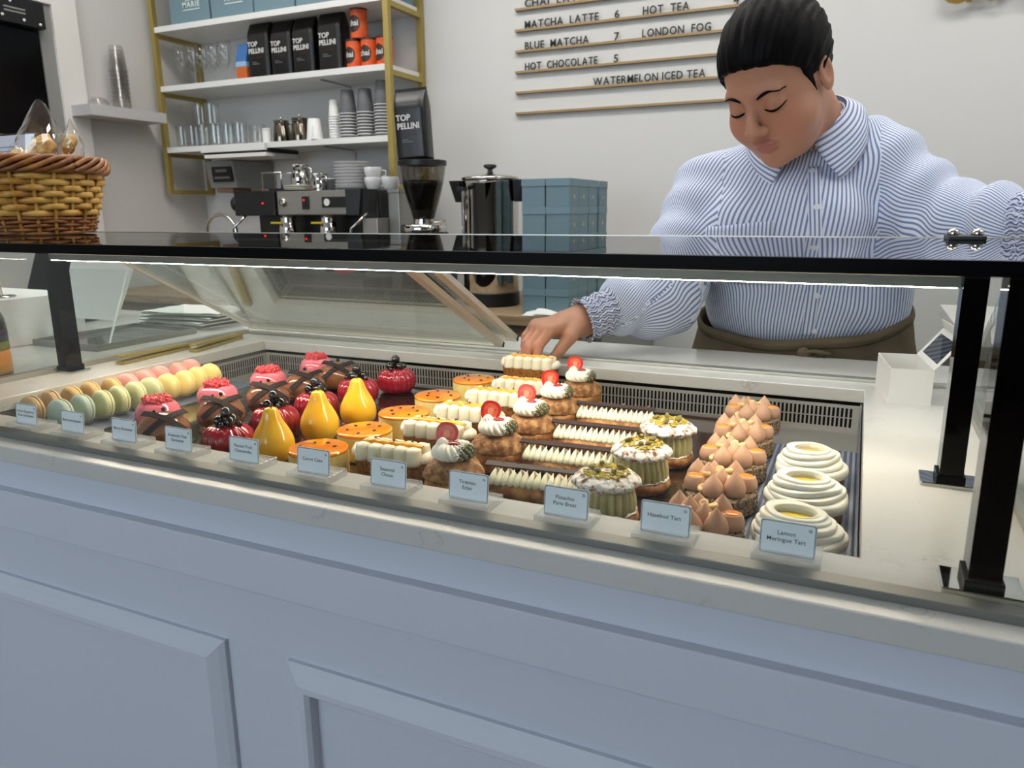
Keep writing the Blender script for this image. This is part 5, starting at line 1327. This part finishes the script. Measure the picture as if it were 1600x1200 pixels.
MB().box((.008, -d / 2 + .012, .0003), (LW - .008, d / 2 - .012, .0006)).build('lid_window', thin_glass('box_window', (.55, .56, .58), ior=1.45), lid)
MB().hexa([(LW, -d / 2 + .004, 0), (LW + .001, -d / 2 + .004, -.0), (LW + .001, d / 2 - .004, 0), (LW, d / 2 - .004, 0), (LW + .008, -d / 2 + .01, .014), (LW + .009, -d / 2 + .01, .014), (LW + .009, d / 2 - .01, .014), (LW + .008, d / 2 - .01, .014)]).build('lid_flap', CARD, lid)

# dark side cabinet with a pale top at the right, behind the worktop
sc_ = thing('side_cabinet', 'dark side cabinet with a pale top behind the right end of the worktop', 'cabinet', (0, 0, 0))
part_box('cabinet_body', (.205, 1.56, 0), (1.2, 2.19, .900), mat('charcoal_cabinet', (0.16, 0.155, 0.15), rough=.5), sc_)
part_box('cabinet_top', (.190, 1.545, .900), (1.22, 2.20, .925), QUARTZ, sc_, bevel=.002)
part_box('cabinet_door', (.200, 1.60, .06), (.2048, 1.86, .86), mat('charcoal_door', (0.20, 0.195, 0.19), rough=.5), sc_)
part_box('cabinet_door', (.200, 1.88, .06), (.2048, 2.15, .86), mat('charcoal_door', None), sc_)
ct = thing('payment_terminal', 'grey payment terminal on the worktop beside the right rear post', 'terminal', (.222, 1.235, .9), -.05)
MB().hexa([(-.045, -.09, 0), (.045, -.09, 0), (.045, .09, 0), (-.045, .09, 0), (-.042, -.088, .022), (.042, -.088, .022), (.042, .086, .055), (-.042, .086, .055)]).build('terminal_body', mat('terminal_grey', (0.40, 0.41, 0.42), rough=.45), ct, bevel=.006)
MB().hexa([(-.034, .01, .0395), (.034, .01, .0395), (.034, .075, .0515), (-.034, .075, .0515), (-.034, .01, .0412), (.034, .01, .0412), (.034, .075, .0532), (-.034, .075, .0532)]).build('terminal_screen', BLACKG, ct)
for r in range(4):
    for c in range(3):
        MB().sphere((-.022 + c * .022, -.07 + r * .019, .0265 + r * .0036), .007, 8, 5, (1, .8, .4)).build('key', WHITEP, ct, smooth=True)

# ------------------------------------------------------------------ the person behind the counter
def nets(F, lo, h):
    """surface nets on a grid of distances -> vertices, quads"""
    S = F < 0; n = np.array(F.shape)
    cnt = np.zeros(n - 1, np.int8)
    for a in (0, 1):
        for b in (0, 1):
            for c in (0, 1): cnt += S[a:n[0] - 1 + a, b:n[1] - 1 + b, c:n[2] - 1 + c]
    act = (cnt > 0) & (cnt < 8)
    I = np.argwhere(act); idx = -np.ones(n - 1, np.int64); idx[act] = np.arange(len(I))
    pos = np.zeros((len(I), 3)); w = np.zeros(len(I))
    E3 = np.eye(3, dtype=int)
    for ax in range(3):
        o1, o2 = E3[(ax + 1) % 3], E3[(ax + 2) % 3]
        for p in (0, 1):
            for q in (0, 1):
                A = I + o1 * p + o2 * q; B = A + E3[ax]
                fa = F[A[:, 0], A[:, 1], A[:, 2]]; fb = F[B[:, 0], B[:, 1], B[:, 2]]
                m = (fa < 0) != (fb < 0); t = np.zeros(len(I)); t[m] = fa[m] / (fa[m] - fb[m])
                pos[m] += A[m] + t[m, None] * E3[ax]; w[m] += 1
    V = pos / w[:, None] * h + lo
    Q = []
    for ax in range(3):
        o1, o2 = E3[(ax + 1) % 3], E3[(ax + 2) % 3]
        sl0 = [slice(1, -1)] * 3; sl0[ax] = slice(0, -1); sl1 = [slice(1, -1)] * 3; sl1[ax] = slice(1, None)
        a, b = S[tuple(sl0)], S[tuple(sl1)]
        J = np.argwhere(a != b); off = np.ones(3, int); off[ax] = 0; J = J + off
        fl = S[J[:, 0], J[:, 1], J[:, 2]]
        c = [J, J - o1, J - o1 - o2, J - o2]
        q = np.stack([idx[k[:, 0], k[:, 1], k[:, 2]] for k in c], 1)
        q[~fl] = q[~fl][:, ::-1]; Q.append(q)
    return V, np.concatenate(Q)

def grid_pts(lo, hi, h):
    lo = np.array(lo, float); n = np.ceil((np.array(hi) - lo) / h).astype(int) + 1
    g = np.stack(np.meshgrid(*[lo[i] + h * np.arange(n[i]) for i in range(3)], indexing='ij'), -1)
    return g.reshape(-1, 3), tuple(n), lo
def s_cap(P, a, b, ra, rb):
    a = np.array(a, float); b = np.array(b, float); d = b - a
    t = np.clip((P - a) @ d / (d @ d), 0, 1); return np.linalg.norm(P - a - t[:, None] * d, axis=1) - (ra + (rb - ra) * t)
def s_ell(P, c, r):
    q = P - np.array(c, float); r = np.array(r, float)
    k0 = np.linalg.norm(q / r, axis=1); k1 = np.linalg.norm(q / r ** 2, axis=1) + 1e-9; return k0 * (k0 - 1) / k1
def s_sph(P, c, r): return np.linalg.norm(P - np.array(c, float), axis=1) - r
def smin(a, b, k):
    h_ = np.clip(.5 + .5 * (b - a) / k, 0, 1); return b + (a - b) * h_ - k * h_ * (1 - h_)
def smax(a, b, k): return -smin(-a, -b, k)
def sdf_mesh(fn, lo, hi, h):
    P, n, l = grid_pts(lo, hi, h); return nets(fn(P).reshape(n), l, h)
def np_mesh(name, V, Q):
    me = bpy.data.meshes.new(name); me.vertices.add(len(V)); me.vertices.foreach_set('co', V.astype(np.float32).ravel())
    me.loops.add(len(Q) * 4); me.loops.foreach_set('vertex_index', Q.astype(np.int32).ravel())
    me.polygons.add(len(Q)); me.polygons.foreach_set('loop_start', np.arange(len(Q), dtype=np.int32) * 4)
    me.update(calc_edges=True); me.polygons.foreach_set('use_smooth', [True] * len(Q)); me.validate(); return me

person = thing('person', 'person in a blue striped shirt and taupe apron leaning in to pick up a cake', 'person', (0, 0, 0))
# joints
RS, LS = np.array((-.285, 1.575, 1.195)), np.array((.000, 1.590, 1.245))
RE, RC, RW = np.array((-.345, 1.445, 1.005)), np.array((-.402, 1.372, .992)), np.array((-.463, 1.312, .968))
LE, LC, LW_ = np.array((.120, 1.530, 1.135)), np.array((.200, 1.458, 1.142)), np.array((.275, 1.405, 1.150))
NB = np.array((-.105, 1.555, 1.325))                       # neck base
# head frame
HF = np.array((-.300, -.750, -.590)); HF /= np.linalg.norm(HF)
tilt = np.array((-.06, 0, 1.0)); HU = tilt - HF * (tilt @ HF); HU /= np.linalg.norm(HU)
HX = np.cross(HF, HU)
HC = np.array((-.160, 1.424, 1.380)); HS = 1.04
def to_head(P): return ((P - HC) / HS) @ np.stack([HX, HF, HU], 1)
def from_head(p): return HC + HS * (np.asarray(p, float) @ np.stack([HX, HF, HU]))

def head_sdf(P):
    p = to_head(P); px = np.abs(p[:, 0]); q = p.copy(); q[:, 0] = px
    d = s_ell(q, (0, -.012, .028), (.075, .095, .093))
    d = smin(d, s_ell(q, (0, .020, -.030), (.067, .067, .086)), .02)
    d = smin(d, s_ell(q, (0, .026, -.078), (.056, .052, .044)), .022)
    d = smin(d, s_sph(q, (.039, .046, -.041), .0325), .02)
    d = smin(d, s_sph(q, (0, .068, -.097), .019), .018)
    d = smin(d, s_cap(q, (0, .080, .020), (.038, .073, .022), .0105, .009), .014)
    d = smax(d, -s_sph(q, (.032, .101, .004), .0175), .014)
    d = smin(d, s_sph(q, (.0315, .0715, .0015), .0158), .004)
    d = smin(d, s_cap(q, (0, .082, .010), (0, .1075, -.029), .0070, .0108), .010)
    d = smin(d, s_sph(q, (.0118, .096, -.0335), .0082), .006)
    d = smax(d, -s_sph(q, (.0065, .1055, -.0425), .0038), .003)
    d = smin(d, s_ell(q, (0, .0825, -.0605), (.0225, .0100, .0055)), .006)
    d = smin(d, s_ell(q, (0, .0812, -.0710), (.0195, .0108, .0070)), .006)
    d = smax(d, -s_cap(q, (0, .0945, -.0656), (.021, .0855, -.0665), .0012, .0008), .0025)
    ear = smax(s_ell(q, (.0765, -.012, -.006), (.0075, .0185, .031)), -s_ell(q, (.083, -.008, -.002), (.005, .010, .018)), .004)
    d = smin(d, ear, .006)
    d = smin(d, HSd(s_cap(P, from_head((0, -.035, -.055)), NB + np.array((0, -.005, -.02)), .058, .060)), .025)
    return d * HS
def HSd(x): return x / HS

def hand_pts(W, K, fwd, side, down, curl, spread=.0195, scale=1.0, sgn=1):
    """finger chains: list of polylines rooted in the palm; side points towards the thumb"""
    out = []
    lens = [(.036, .022, .018), (.040, .025, .019), (.037, .023, .018), (.029, .018, .016)]
    for f in range(4):
        k = K + side * (spread * (1.5 - f)) * scale - fwd * (.004 * abs(f - 1) ** 1.3) * scale
        base = W + (k - W) * .45
        pts = [base, k]; ang = .15; p = k
        for L, c in zip(lens[f], curl):
            ang += c; p = p + (fwd * math.cos(ang) + down * math.sin(ang)) * L * scale; pts.append(p)
        out.append(pts)
    b = W + (K - W) * .30 + side * .022 * scale
    t1 = W + (K - W) * .62 + side * .038 * scale + down * .016 * scale
    t2 = t1 + (fwd * .78 + down * .60 + side * -.10) * .030 * scale; t3 = t2 + (fwd * .70 + down * .62 - side * .35) * .022 * scale
    out.append([b, t1, t2, t3])
    return out
def nrm(v): return v / np.linalg.norm(v)
def hand_sdf(P, E0, W, K, fwd, side, down, curl):
    up = -down
    d = s_cap(P, E0, W, .040, .0255)
    mid = W + (K - W) * .55
    d = smin(d, s_cap(P, W, W + (K - W) * .4, .0255, .024), .02)
    for s in (-1.15, -.4, .4, 1.15):
        d = smin(d, s_cap(P, W + side * s * .010, K + side * s * .0195 - fwd * .003 + down * .003, .0175, .0125), .014)
    radii = [(.0115, .0105, .0090, .0082, .0070)] * 4 + [(.0175, .0130, .0105, .0085)]
    for pts, rr in zip(hand_pts(W, K, fwd, side, down, curl), radii):
        f = None
        for a, b, ra, rb in zip(pts, pts[1:], rr, rr[1:]):
            c = s_cap(P, a, b, ra, rb); f = c if f is None else smin(f, c, .003)
        d = smin(d, f, .0055)
    return d
# right hand reaching down to the cake
RK = np.array((-.520, 1.243, .960))
rf = nrm(np.array((-.55, -.80, -.22))); rd = nrm(np.array((-.10, -.10, -1.0)) - rf * (np.array((-.10, -.10, -1.0)) @ rf)); rs_ = nrm(np.cross(rf, rd)); rs_ = rs_ if rs_[0] > 0 else -rs_
lf = nrm(np.array((.75, -.62, -.05))); ldn = nrm(np.array((0, -.1, -1.0)) - lf * (np.array((0, -.1, -1.0)) @ lf)); ls_ = nrm(np.cross(lf, ldn)); ls_ = ls_ if ls_[1] < 0 else -ls_
LK = LW_ + lf * .085
Vh, Qh = sdf_mesh(head_sdf, HC - .175, HC + np.array((.17, .20, .16)), .0024)
Vr, Qr = sdf_mesh(lambda P: hand_sdf(P, RE + (RW - RE) * .2, RW, RK, rf, rs_, rd, (.42, .62, .35)), (-.61, 1.14, .87), (-.35, 1.46, 1.06), .0019)
Vl, Ql = sdf_mesh(lambda P: hand_sdf(P, LC, LW_, LK, lf, ls_, ldn, (.12, .25, .2)), (.16, 1.24, 1.05), (.46, 1.52, 1.22), .0026)
def trunk(P):
    d = s_ell(P, (-.10, 1.62, 1.0), (.165, .105, .14)); d = smin(d, s_ell(P, (-.13, 1.60, 1.15), (.145, .085, .13)), .05)
    d = smin(d, s_cap(P, RS, RE, .050, .042), .04); d = smin(d, s_cap(P, LS, LE, .050, .042), .04); d = smin(d, s_cap(P, LE, LC, .042, .036), .02)
    d = smin(d, s_cap(P, RE, RC, .042, .036), .02); d = smin(d, s_cap(P, NB, (-.12, 1.58, 1.22), .052, .07), .03)
    for x in (-.19, -.01): d = smin(d, s_cap(P, (x, 1.63, .90), (x * .9 - .01, 1.66, .10), .085, .045), .05)
    return d
Vt, Qt = sdf_mesh(trunk, (-.48, 1.30, .05), (.28, 1.80, 1.40), .011)
Vs, Qs, off = [], [], 0
for V, Q in ((Vh, Qh), (Vr, Qr), (Vl, Ql), (Vt, Qt)): Vs.append(V); Qs.append(Q + off); off += len(V)
Vb = np.concatenate(Vs); Qb = np.concatenate(Qs)
body = np_mesh('body', Vb, Qb)
# skin tint per vertex: lips, cheeks, knuckles
ph = to_head(Vb); q = ph.copy(); q[:, 0] = np.abs(q[:, 0])
lip = np.clip(1 - np.minimum(s_ell(q, (0, .0865, -.0605), (.0225, .0125, .0058)), s_ell(q, (0, .0855, -.0715), (.0195, .0130, .0075))) / .0012, 0, 1) * (np.linalg.norm(ph, axis=1) < .2)
lip = np.clip(lip, 0, 1)
cheek = np.exp(-(np.linalg.norm(q - np.array((.042, .075, -.035)), axis=1) / .028) ** 2)
fing = np.clip(1 - np.linalg.norm(Vb - (RK + rf * .045 + rd * .03), axis=1) / .06, 0, 1)
c0 = np.array(srgb((0.70, 0.505, 0.405))); c1 = np.array(srgb((0.66, 0.42, 0.37))); c2 = np.array(srgb((0.73, 0.48, 0.39))); c3 = np.array(srgb((0.80, 0.56, 0.49)))
colr = c0 + (c2 - c0) * (cheek * .7)[:, None]; colr = colr + (c3 - colr) * (fing * .8)[:, None]; colr = colr + (c1 - colr) * lip[:, None]
ca = body.color_attributes.new('skin_tint', 'FLOAT_COLOR', 'POINT'); ca.data.foreach_set('color', np.concatenate([colr, np.ones((len(colr), 1))], 1).astype(np.float32).ravel())
SKIN = mat('skin', (0.735, 0.545, 0.445), rough=.48, spec=.4, sss=.12, bump=.06, bscale=500, bdist=.0005)
_a = SKIN.node_tree.nodes.new('ShaderNodeVertexColor'); _a.layer_name = 'skin_tint'; SKIN.node_tree.links.new(_a.outputs[0], SKIN.node_tree.nodes['Principled BSDF'].inputs['Base Color'])
link('body', body, SKIN, person)

# face details
DARK = mat('black_hair', (0.02, 0.019, 0.021), rough=.5, spec=.08, bump=.6, bscale=60, bdist=.003, stretch=(1, 1, .25))
def surf_pt(x, z, y0=.14, lift=.0011):
    """point on the face in front of head coords (x, z)"""
    ys = np.linspace(y0, .03, 400); P = np.stack([from_head((x, y, z)) for y in ys]); d = head_sdf(P)
    k = np.argmax(d < 0); return from_head((x, ys[k] + lift, z))
for s in (-1, 1):
    pts = [surf_pt(s * x, z) for x, z in spl([(.014, .0170), (.022, .0212), (.032, .0240), (.042, .0225), (.051, .0170)], 17)]
    MB().tube(pts, [.0012 + .0016 * math.sin(PI * min(1, k / 11)) * (1 if k < 8 else max(.1, 1 - (k - 8) / 9)) for k in range(17)], 6, False, (1, 1)).build('eyebrow', DARK, person, smooth=True)
    pts = [surf_pt(s * x, z, lift=.0006) for x, z in spl([(.0175, -.0045), (.023, -.0065), (.0315, -.0078), (.040, -.0064), (.0485, -.0025)], 15)]
    MB().tube(pts, [.0009 + .0016 * math.sin(PI * k / 14) for k in range(15)], 6).build('eyelashes', DARK, person, smooth=True)

# hair pulled back into a bun
def hair(P):
    p = to_head(P); q = p.copy(); q[:, 0] = np.abs(q[:, 0])
    d = s_ell(q, (0, -.016, .036), (.0835, .1045, .0985))
    phi = np.arctan2(p[:, 0], p[:, 2] + .03 + .25 * (p[:, 1] + .1))
    d = d + .0010 * np.sin(phi * 34 + 2 * np.sin(p[:, 1] * 40)) + .0007 * np.sin(phi * 71 + 1)
    line = -(q[:, 2] - (.62 * q[:, 1] + .0155 - 1.3 * np.clip(.045 - q[:, 0], -.03, .045) * 0.0 - 9 * np.clip(q[:, 0] - .045, 0, .04) ** 2 * 2.2))
    line = line + .0008 * np.sin(p[:, 0] * 260) + .0006 * np.sin(p[:, 0] * 610 + 1)
    d = smax(d, line, .008)
    d = smin(d, s_sph(q, (0, -.085, .098), .037), .012)
    d = smin(d, s_cap(q, (.0640, .024, .020), (.0665, .014, -.022), .0105, .0035), .008)
    return d * HS
V, Q = sdf_mesh(hair, HC - .16, HC + np.array((.17, .22, .20)), .0025)
link('hair', np_mesh('hair', V, Q), DARK, person)
rs = random.Random(21)
for k in range(0):
    a = from_head((-.070 - .010 * rs.random() if k < 9 else rs.uniform(-.05, .05), -.045 - .05 * rs.random(), -.02 + .06 * rs.random() if k < 9 else .11))
    dv = nrm(np.array((HX * -1 if k < 9 else HU) * 1.0) + np.array([rs.uniform(-.6, .6) for _ in range(3)]))
    L = rs.uniform(.010, .022)
    pts = [a, a + dv * L * .5 + np.array((0, 0, -.002)), a + dv * L + np.array((0, 0, -.006))]
    MB().tube(pts, [.0006, .0005, .0002], 4).build('stray_hair', DARK, person)
cl = MB(); M3 = Matrix([list(HX), list(HF), list(HU)]).transposed()
cl.obox(from_head((-.030, -.112, .118)), .020, .026, .040, M3); cl.build('hair_clip', mat('pale_pink_clip', (0.86, 0.76, 0.72), rough=.35), person, bevel=.004)

# striped shirt
def fold(P, a, b, amp, fr, ph_):
    d = nrm(b - a); t = (P - a) @ d; r = P - a - t[:, None] * d
    return amp * np.sin(t * fr + ph_ + 9 * r[:, 2] + 5 * r[:, 0])
def shirt(P):
    d = s_ell(P, (-.10, 1.615, .995), (.197, .128, .140))
    d = smin(d, s_ell(P, (-.145, 1.580, 1.150), (.172, .112, .150)), .06)
    d = smin(d, s_sph(P, (-.215, 1.512, 1.125), .080), .06); d = smin(d, s_sph(P, (-.080, 1.508, 1.140), .082), .06)
    d = smin(d, s_cap(P, RS, NB + np.array((-.015, .012, -.062)), .068, .046), .05); d = smin(d, s_cap(P, LS, NB + np.array((.01, .01, -.045)), .070, .052), .05)
    d = d + .0022 * np.sin(P[:, 0] * 55 + P[:, 2] * 22) * np.clip((1.10 - P[:, 2]) * 6, 0, 1) + .0016 * np.sin(P[:, 2] * 75 + P[:, 0] * 30)
    slv = s_cap(P, RS, RE, .082, .070) + fold(P, RS, RE, .0035, 85, 0)
    slv = smin(slv, s_cap(P, RE, RC, .068, .053) + fold(P, RE, RC, .006, 90, 1), .03)
    slv = smin(slv, s_ell(P, RE + np.array((-.020, -.030, -.028)), (.060, .055, .050)), .03)
    d = smin(d, slv, .022)
    slv = s_cap(P, LS, LE, .082, .075) + fold(P, LS, LE, .0055, 80, 2)
    slv = smin(slv, s_cap(P, LE, LC, .074, .060) + fold(P, LE, LC, .008, 100, 0), .03)
    d = smin(d, slv, .022)
    hole = s_cap(P, NB + np.array((.0, -.012, -.02)), NB + np.array((-.035, -.10, .06)), .054, .075)      # neck opening
    d = smax(d, -hole, .01)
    d = np.maximum(d, .885 - P[:, 2])
    return d
V, Q = sdf_mesh(shirt, (-.50, 1.30, .87), (.29, 1.78, 1.40), .0043)
sh = np_mesh('shirt', V, Q)
fc = V[Q].mean(1)
def segd(P, a, b):
    d = b - a; t = np.clip((P - a) @ d / (d @ d), 0, 1); return np.linalg.norm(P - a - t[:, None] * d, axis=1)
dR = np.minimum(segd(fc, RS, RE), segd(fc, RE, RC)); dL = np.minimum(segd(fc, LS, LE), segd(fc, LE, LC))
seamR = (fc[:, 0] < -.255 - .35 * np.clip(1.26 - fc[:, 2], -.1, .1) * -1 * 0.3) & (dR < .105) & ((fc[:, 0] < -.285) | (fc[:, 2] > 1.10) | (dR < .078))
seamL = (fc[:, 0] > .010 + (1.30 - fc[:, 2]) * .06) & (dL < .12)
reg = np.zeros(len(Q), int); reg[seamR] = 1; reg[seamL] = 2
def strip_u(P, r):
    if r == 0: return .19 * np.arctan2(P[:, 0] + .11 - .12 * np.clip(P[:, 2] - 1.05, -1, .3), -(P[:, 1] - 1.66))
    S_, E_, C_ = (RS, RE, RC) if r == 1 else (LS, LE, LC)
    ax = nrm(C_ - S_); ref = nrm(np.cross(ax, np.array((0, 0, 1.0)))); bi = np.cross(ax, ref)
    p = P - S_; return .085 * np.arctan2(p @ bi, p @ ref)
uv = np.zeros((len(Q), 4, 2))
for r in (0, 1, 2):
    m = reg == r; P = V[Q[m]].reshape(-1, 3); u = strip_u(P, r).reshape(-1, 4)
    wrap = (u.max(1) - u.min(1)) > .15; u[wrap] = u[wrap][:, :1]
    uv[m, :, 0] = u; uv[m, :, 1] = P[:, 2].reshape(-1, 4)
ul = sh.uv_layers.new(name='weave'); ul.data.foreach_set('uv', uv.reshape(-1).astype(np.float32))
def striped(name, pitch, c_a, c_b, wid=.42, use_uv=True):
    m = mat(name, c_a, rough=.8, spec=.2, sheen=.15, bump=.12, bscale=900, bdist=.0006)
    nt = m.node_tree; b = nt.nodes['Principled BSDF']; u = nt.nodes.new('ShaderNodeUVMap'); u.uv_map = 'weave'; s = nt.nodes.new('ShaderNodeSeparateXYZ')
    dv = nt.nodes.new('ShaderNodeMath'); dv.operation = 'DIVIDE'; dv.inputs[1].default_value = pitch; fr = nt.nodes.new('ShaderNodeMath'); fr.operation = 'FRACT'
    r = nt.nodes.new('ShaderNodeValToRGB'); e = r.color_ramp.elements; A, B = (*srgb(c_a), 1), (*srgb(c_b), 1)
    e[0].position = 0; e[0].color = A; e[1].position = 1; e[1].color = A
    for p_, c_ in ((.5 - wid / 2 - .06, A), (.5 - wid / 2 + .06, B), (.5 + wid / 2 - .06, B), (.5 + wid / 2 + .06, A)): x = e.new(p_); x.color = c_
    nt.links.new(u.outputs[0], s.inputs[0]); nt.links.new(s.outputs[0], dv.inputs[0]); nt.links.new(dv.outputs[0], fr.inputs[0]); nt.links.new(fr.outputs[0], r.inputs[0]); nt.links.new(r.outputs[0], b.inputs['Base Color'])
    return m
STR = striped('blue_striped_cotton', .0070, (0.85, 0.875, 0.93), (0.45, 0.515, 0.67))
shirt_o = link('shirt', sh, STR, person)
bvh = BVHTree.FromPolygons([tuple(v) for v in V], [tuple(f) for f in Q.tolist()])
def on_shirt(x, z, lift=.001):
    h_ = bvh.ray_cast(Vector((x, 1.0, z)), Vector((0, 1, 0)))
    return (h_[0] + h_[1] * lift, h_[1]) if h_[0] else (None, None)
def uv_sheet(name, fn, nu, nv, ufn, m_, parent, thick=.0):
    """sheet with its own stripe direction"""
    mb = MB(); mb.grid(fn, nu, nv); me = mb.mesh(name, True)
    l = me.uv_layers.new(name='weave'); vals = []
    for lp in me.loops:
        i = lp.vertex_index; vals += [ufn((i % nu) / (nu - 1), (i // nu) / (nv - 1)), 0]
    l.data.foreach_set('uv', vals); o = link(name, me, m_, parent)
    if thick: md = o.modifiers.new('thickness', 'SOLIDIFY'); md.thickness = thick; md.offset = 0
    return o
# chest pocket
def pocket(u, v):
    x = -.270 + .118 * u; z = 1.030 + .105 * v - .0 + .012 * u * v
    p, n = on_shirt(x, z, .0022); return p if p else (x, 1.45, z)
uv_sheet('pocket', pocket, 16, 14, lambda u, v: .118 * u, STR, shirt_o, .0015)
# button placket and buttons
def placket(u, v):
    z = .935 + .305 * v; x = -.083 - .012 * v + (u - .5) * .022 + .012 * math.sin(v * 3)
    p, n = on_shirt(x, z, .0016); return p if p else (x, 1.45, z)
uv_sheet('placket', placket, 5, 44, lambda u, v: .022 * u, STR, shirt_o, .001)
for z, x in ((1.232, -.096), (1.170, -.080), (1.085, -.078), (1.012, -.070), (.945, -.070)):
    p, n = on_shirt(x, z, .0026)
    if p is None: continue
    M_ = n.to_track_quat('Z', 'Y').to_matrix().to_4x4(); M_.translation = p
    m = MB(); m.lathe([(0, -.0012), (.0050, -.0012), (.0056, 0), (.0050, .0010), (.0036, .0006), (0, .0006)], 18); m.v = [tuple(M_ @ Vector(v)) for v in m.v]
    m.build('button', mat('pearl_button', (0.86, 0.87, 0.90), rough=.25), shirt_o, smooth=True)
# collar: a stand round the neck and two folded leaves
CA = nrm(np.array((-.10, -.42, .90))); CR = nrm(np.cross(CA, np.array((0, 1.0, 0)))); CB = np.cross(CA, CR); CB = CB if CB[1] < 0 else -CB
CC = NB + np.array((-.012, -.008, -.012))
def ring(a, r, hgt, wide=1.0): return CC + CR * (r * 1.04 * math.sin(a)) * wide + CB * (r * math.cos(a)) + CA * hgt
def leaf(s):
    def fn(u, v):
        a = s * (.16 + u * (PI - .16)); ff = max(0, 1 - u * 2.2)
        r = .068 + .012 * math.sin(v * PI) + v * (.030 + .030 * ff); hg = .030 - .022 * ff - v * (.038 + .030 * ff) + .008 * u
        a2 = a + s * .30 * ff * v
        return tuple(ring(a2, r, hg))
    return fn
for s in (-1, 1): uv_sheet('collar_leaf', leaf(s), 40, 10, lambda u, v: v * .07 + .0 * u, STR, shirt_o, .0016)
uv_sheet('collar_stand', lambda u, v: tuple(ring(-PI + u * 2 * PI, .066 - .002 * v, -.012 + .040 * v - .022 * (1 - v * .2) * max(0, math.cos(-PI + u * 2 * PI)) ** 3)), 50, 5, lambda u, v: u * .4, STR, shirt_o, .0014)
# shirred cuffs
CUFF = striped('shirred_cuff_cotton', .0052, (0.80, 0.82, 0.88), (0.36, 0.40, 0.55))
def cuff(a, b, r0, r1, seed):
    d = nrm(b - a); x = nrm(np.cross(d, np.array((0, 0, 1.0)))); y = np.cross(d, x); L = np.linalg.norm(b - a)
    def fn(u, v):
        an = 2 * PI * u; r = r0 + (r1 - r0) * v
        r *= 1 + .05 * math.sin(an * 23 + 3 * onoise(v * 6, u * 9, seed)) + .06 * math.sin(v * 26) + .05 * onoise(math.cos(an) * 5, math.sin(an) * 5, v * 9 + seed)
        r += .006 * max(0, (v - .9) / .1) 
        p = a + d * (L * v) + x * (r * math.cos(an)) + y * (r * math.sin(an)); return tuple(p)
    uv_sheet('cuff', fn, 120, 30, lambda u, v: u * .24 + .002 * math.sin(v * 40), CUFF, shirt_o, .0012)
cuff(RC, RW + (RW - RC) * .02, .043, .035, 1); cuff(LC, LW_ + (LW_ - LC) * .02, .045, .037, 4)

# apron skirt, waistband and knot
APR = mat('taupe_cotton', (0.415, 0.37, 0.30), rough=.9, spec=.15, col2=(0.38, 0.335, 0.27), nscale=14, bump=.2, bscale=700, bdist=.0008)
ACX, ACY = -.105, 1.622
def top_z(a):   # a = 0 at the front, +-PI at the back
    return .921 + .040 * (1 - math.cos(a)) + .012 * math.sin(a)
def skirt(u, v):
    a = -PI + 2 * PI * u; zt = top_z(a); z = zt - v * (zt - .42)
    f = min(1, v * 5)
    rx = .197 + .020 * f + .012 * v; ry = .134 + .008 * f + .02 * v
    w = 1 + f * (.020 * math.sin(a * 9 + 14 * v) + .022 * math.sin(a * 4 + 19 * v + 1) + .012 * math.sin(a * 17 - 22 * v))
    y = ACY - ry * w * math.cos(a); y = max(y, 1.4755)
    return (ACX + rx * w * math.sin(a), y, z)
apron = MB(); apron.grid(skirt, 110, 40, True)
ap = apron.build('apron', APR, person, smooth=True); md = ap.modifiers.new('thickness', 'SOLIDIFY'); md.thickness = .0025; md.offset = 0
def band(u, v):
    a = -PI + 2 * PI * u; an = 2 * PI * v; zt = top_z(a) - .004 + .011 * math.sin(an)
    k = .0045 * math.cos(an)
    return (ACX + (.2015 + k) * math.sin(a), max(1.474, ACY - (.139 + k) * math.cos(a)), zt + .002 * math.sin(a * 7))
b_ = MB(); b_.grid(band, 90, 9, True); b_.build('waistband', APR, ap, smooth=True)
kx, kz = -.085, .9060; ky = 1.476
MB().sphere((kx, ky - .004, kz), .012, 14, 10, (1.0, .7, .9)).build('knot', APR, ap, smooth=True)
for s in (-1, 1):
    m = MB(); m.tube([(kx, ky - .004, kz), (kx + s * .020, ky - .009, kz + .006), (kx + s * .045, ky - .007, kz + .002), (kx + s * .032, ky - .005, kz - .009), (kx, ky - .004, kz - .002)] if s > 0 else [(kx, ky - .004, kz), (kx - .012, ky - .004, kz - .014), (kx - .016, ky - .003, kz - .0195)], .0065, 8, False, (1, .55)); m.build('tie_loop', APR, ap, smooth=True)
# trousers and shoes below the counter
TRS = mat('black_trousers', (0.06, 0.06, 0.065), rough=.8)
def legs(P):
    d = None
    for x in (-.19, -.01):
        c = s_cap(P, (x, 1.63, .86), (x * .9 - .01, 1.66, .09), .100, .062); d = c if d is None else smin(d, c, .03)
    return smin(d, s_ell(P, (-.10, 1.63, .86), (.185, .120, .10)), .04)
V2, Q2 = sdf_mesh(legs, (-.35, 1.44, .02), (.14, 1.80, .95), .014)
link('trousers', np_mesh('trousers', V2, Q2), TRS, person)
for x in (-.181, -.019):
    m = MB(); m.sphere((x, 1.60, .035), .05, 16, 10, (.85, 2.3, .7)); m.v = [(a, b, max(c, .001)) for a, b, c in m.v]; m.build('shoe', BLACKP, person, smooth=True)
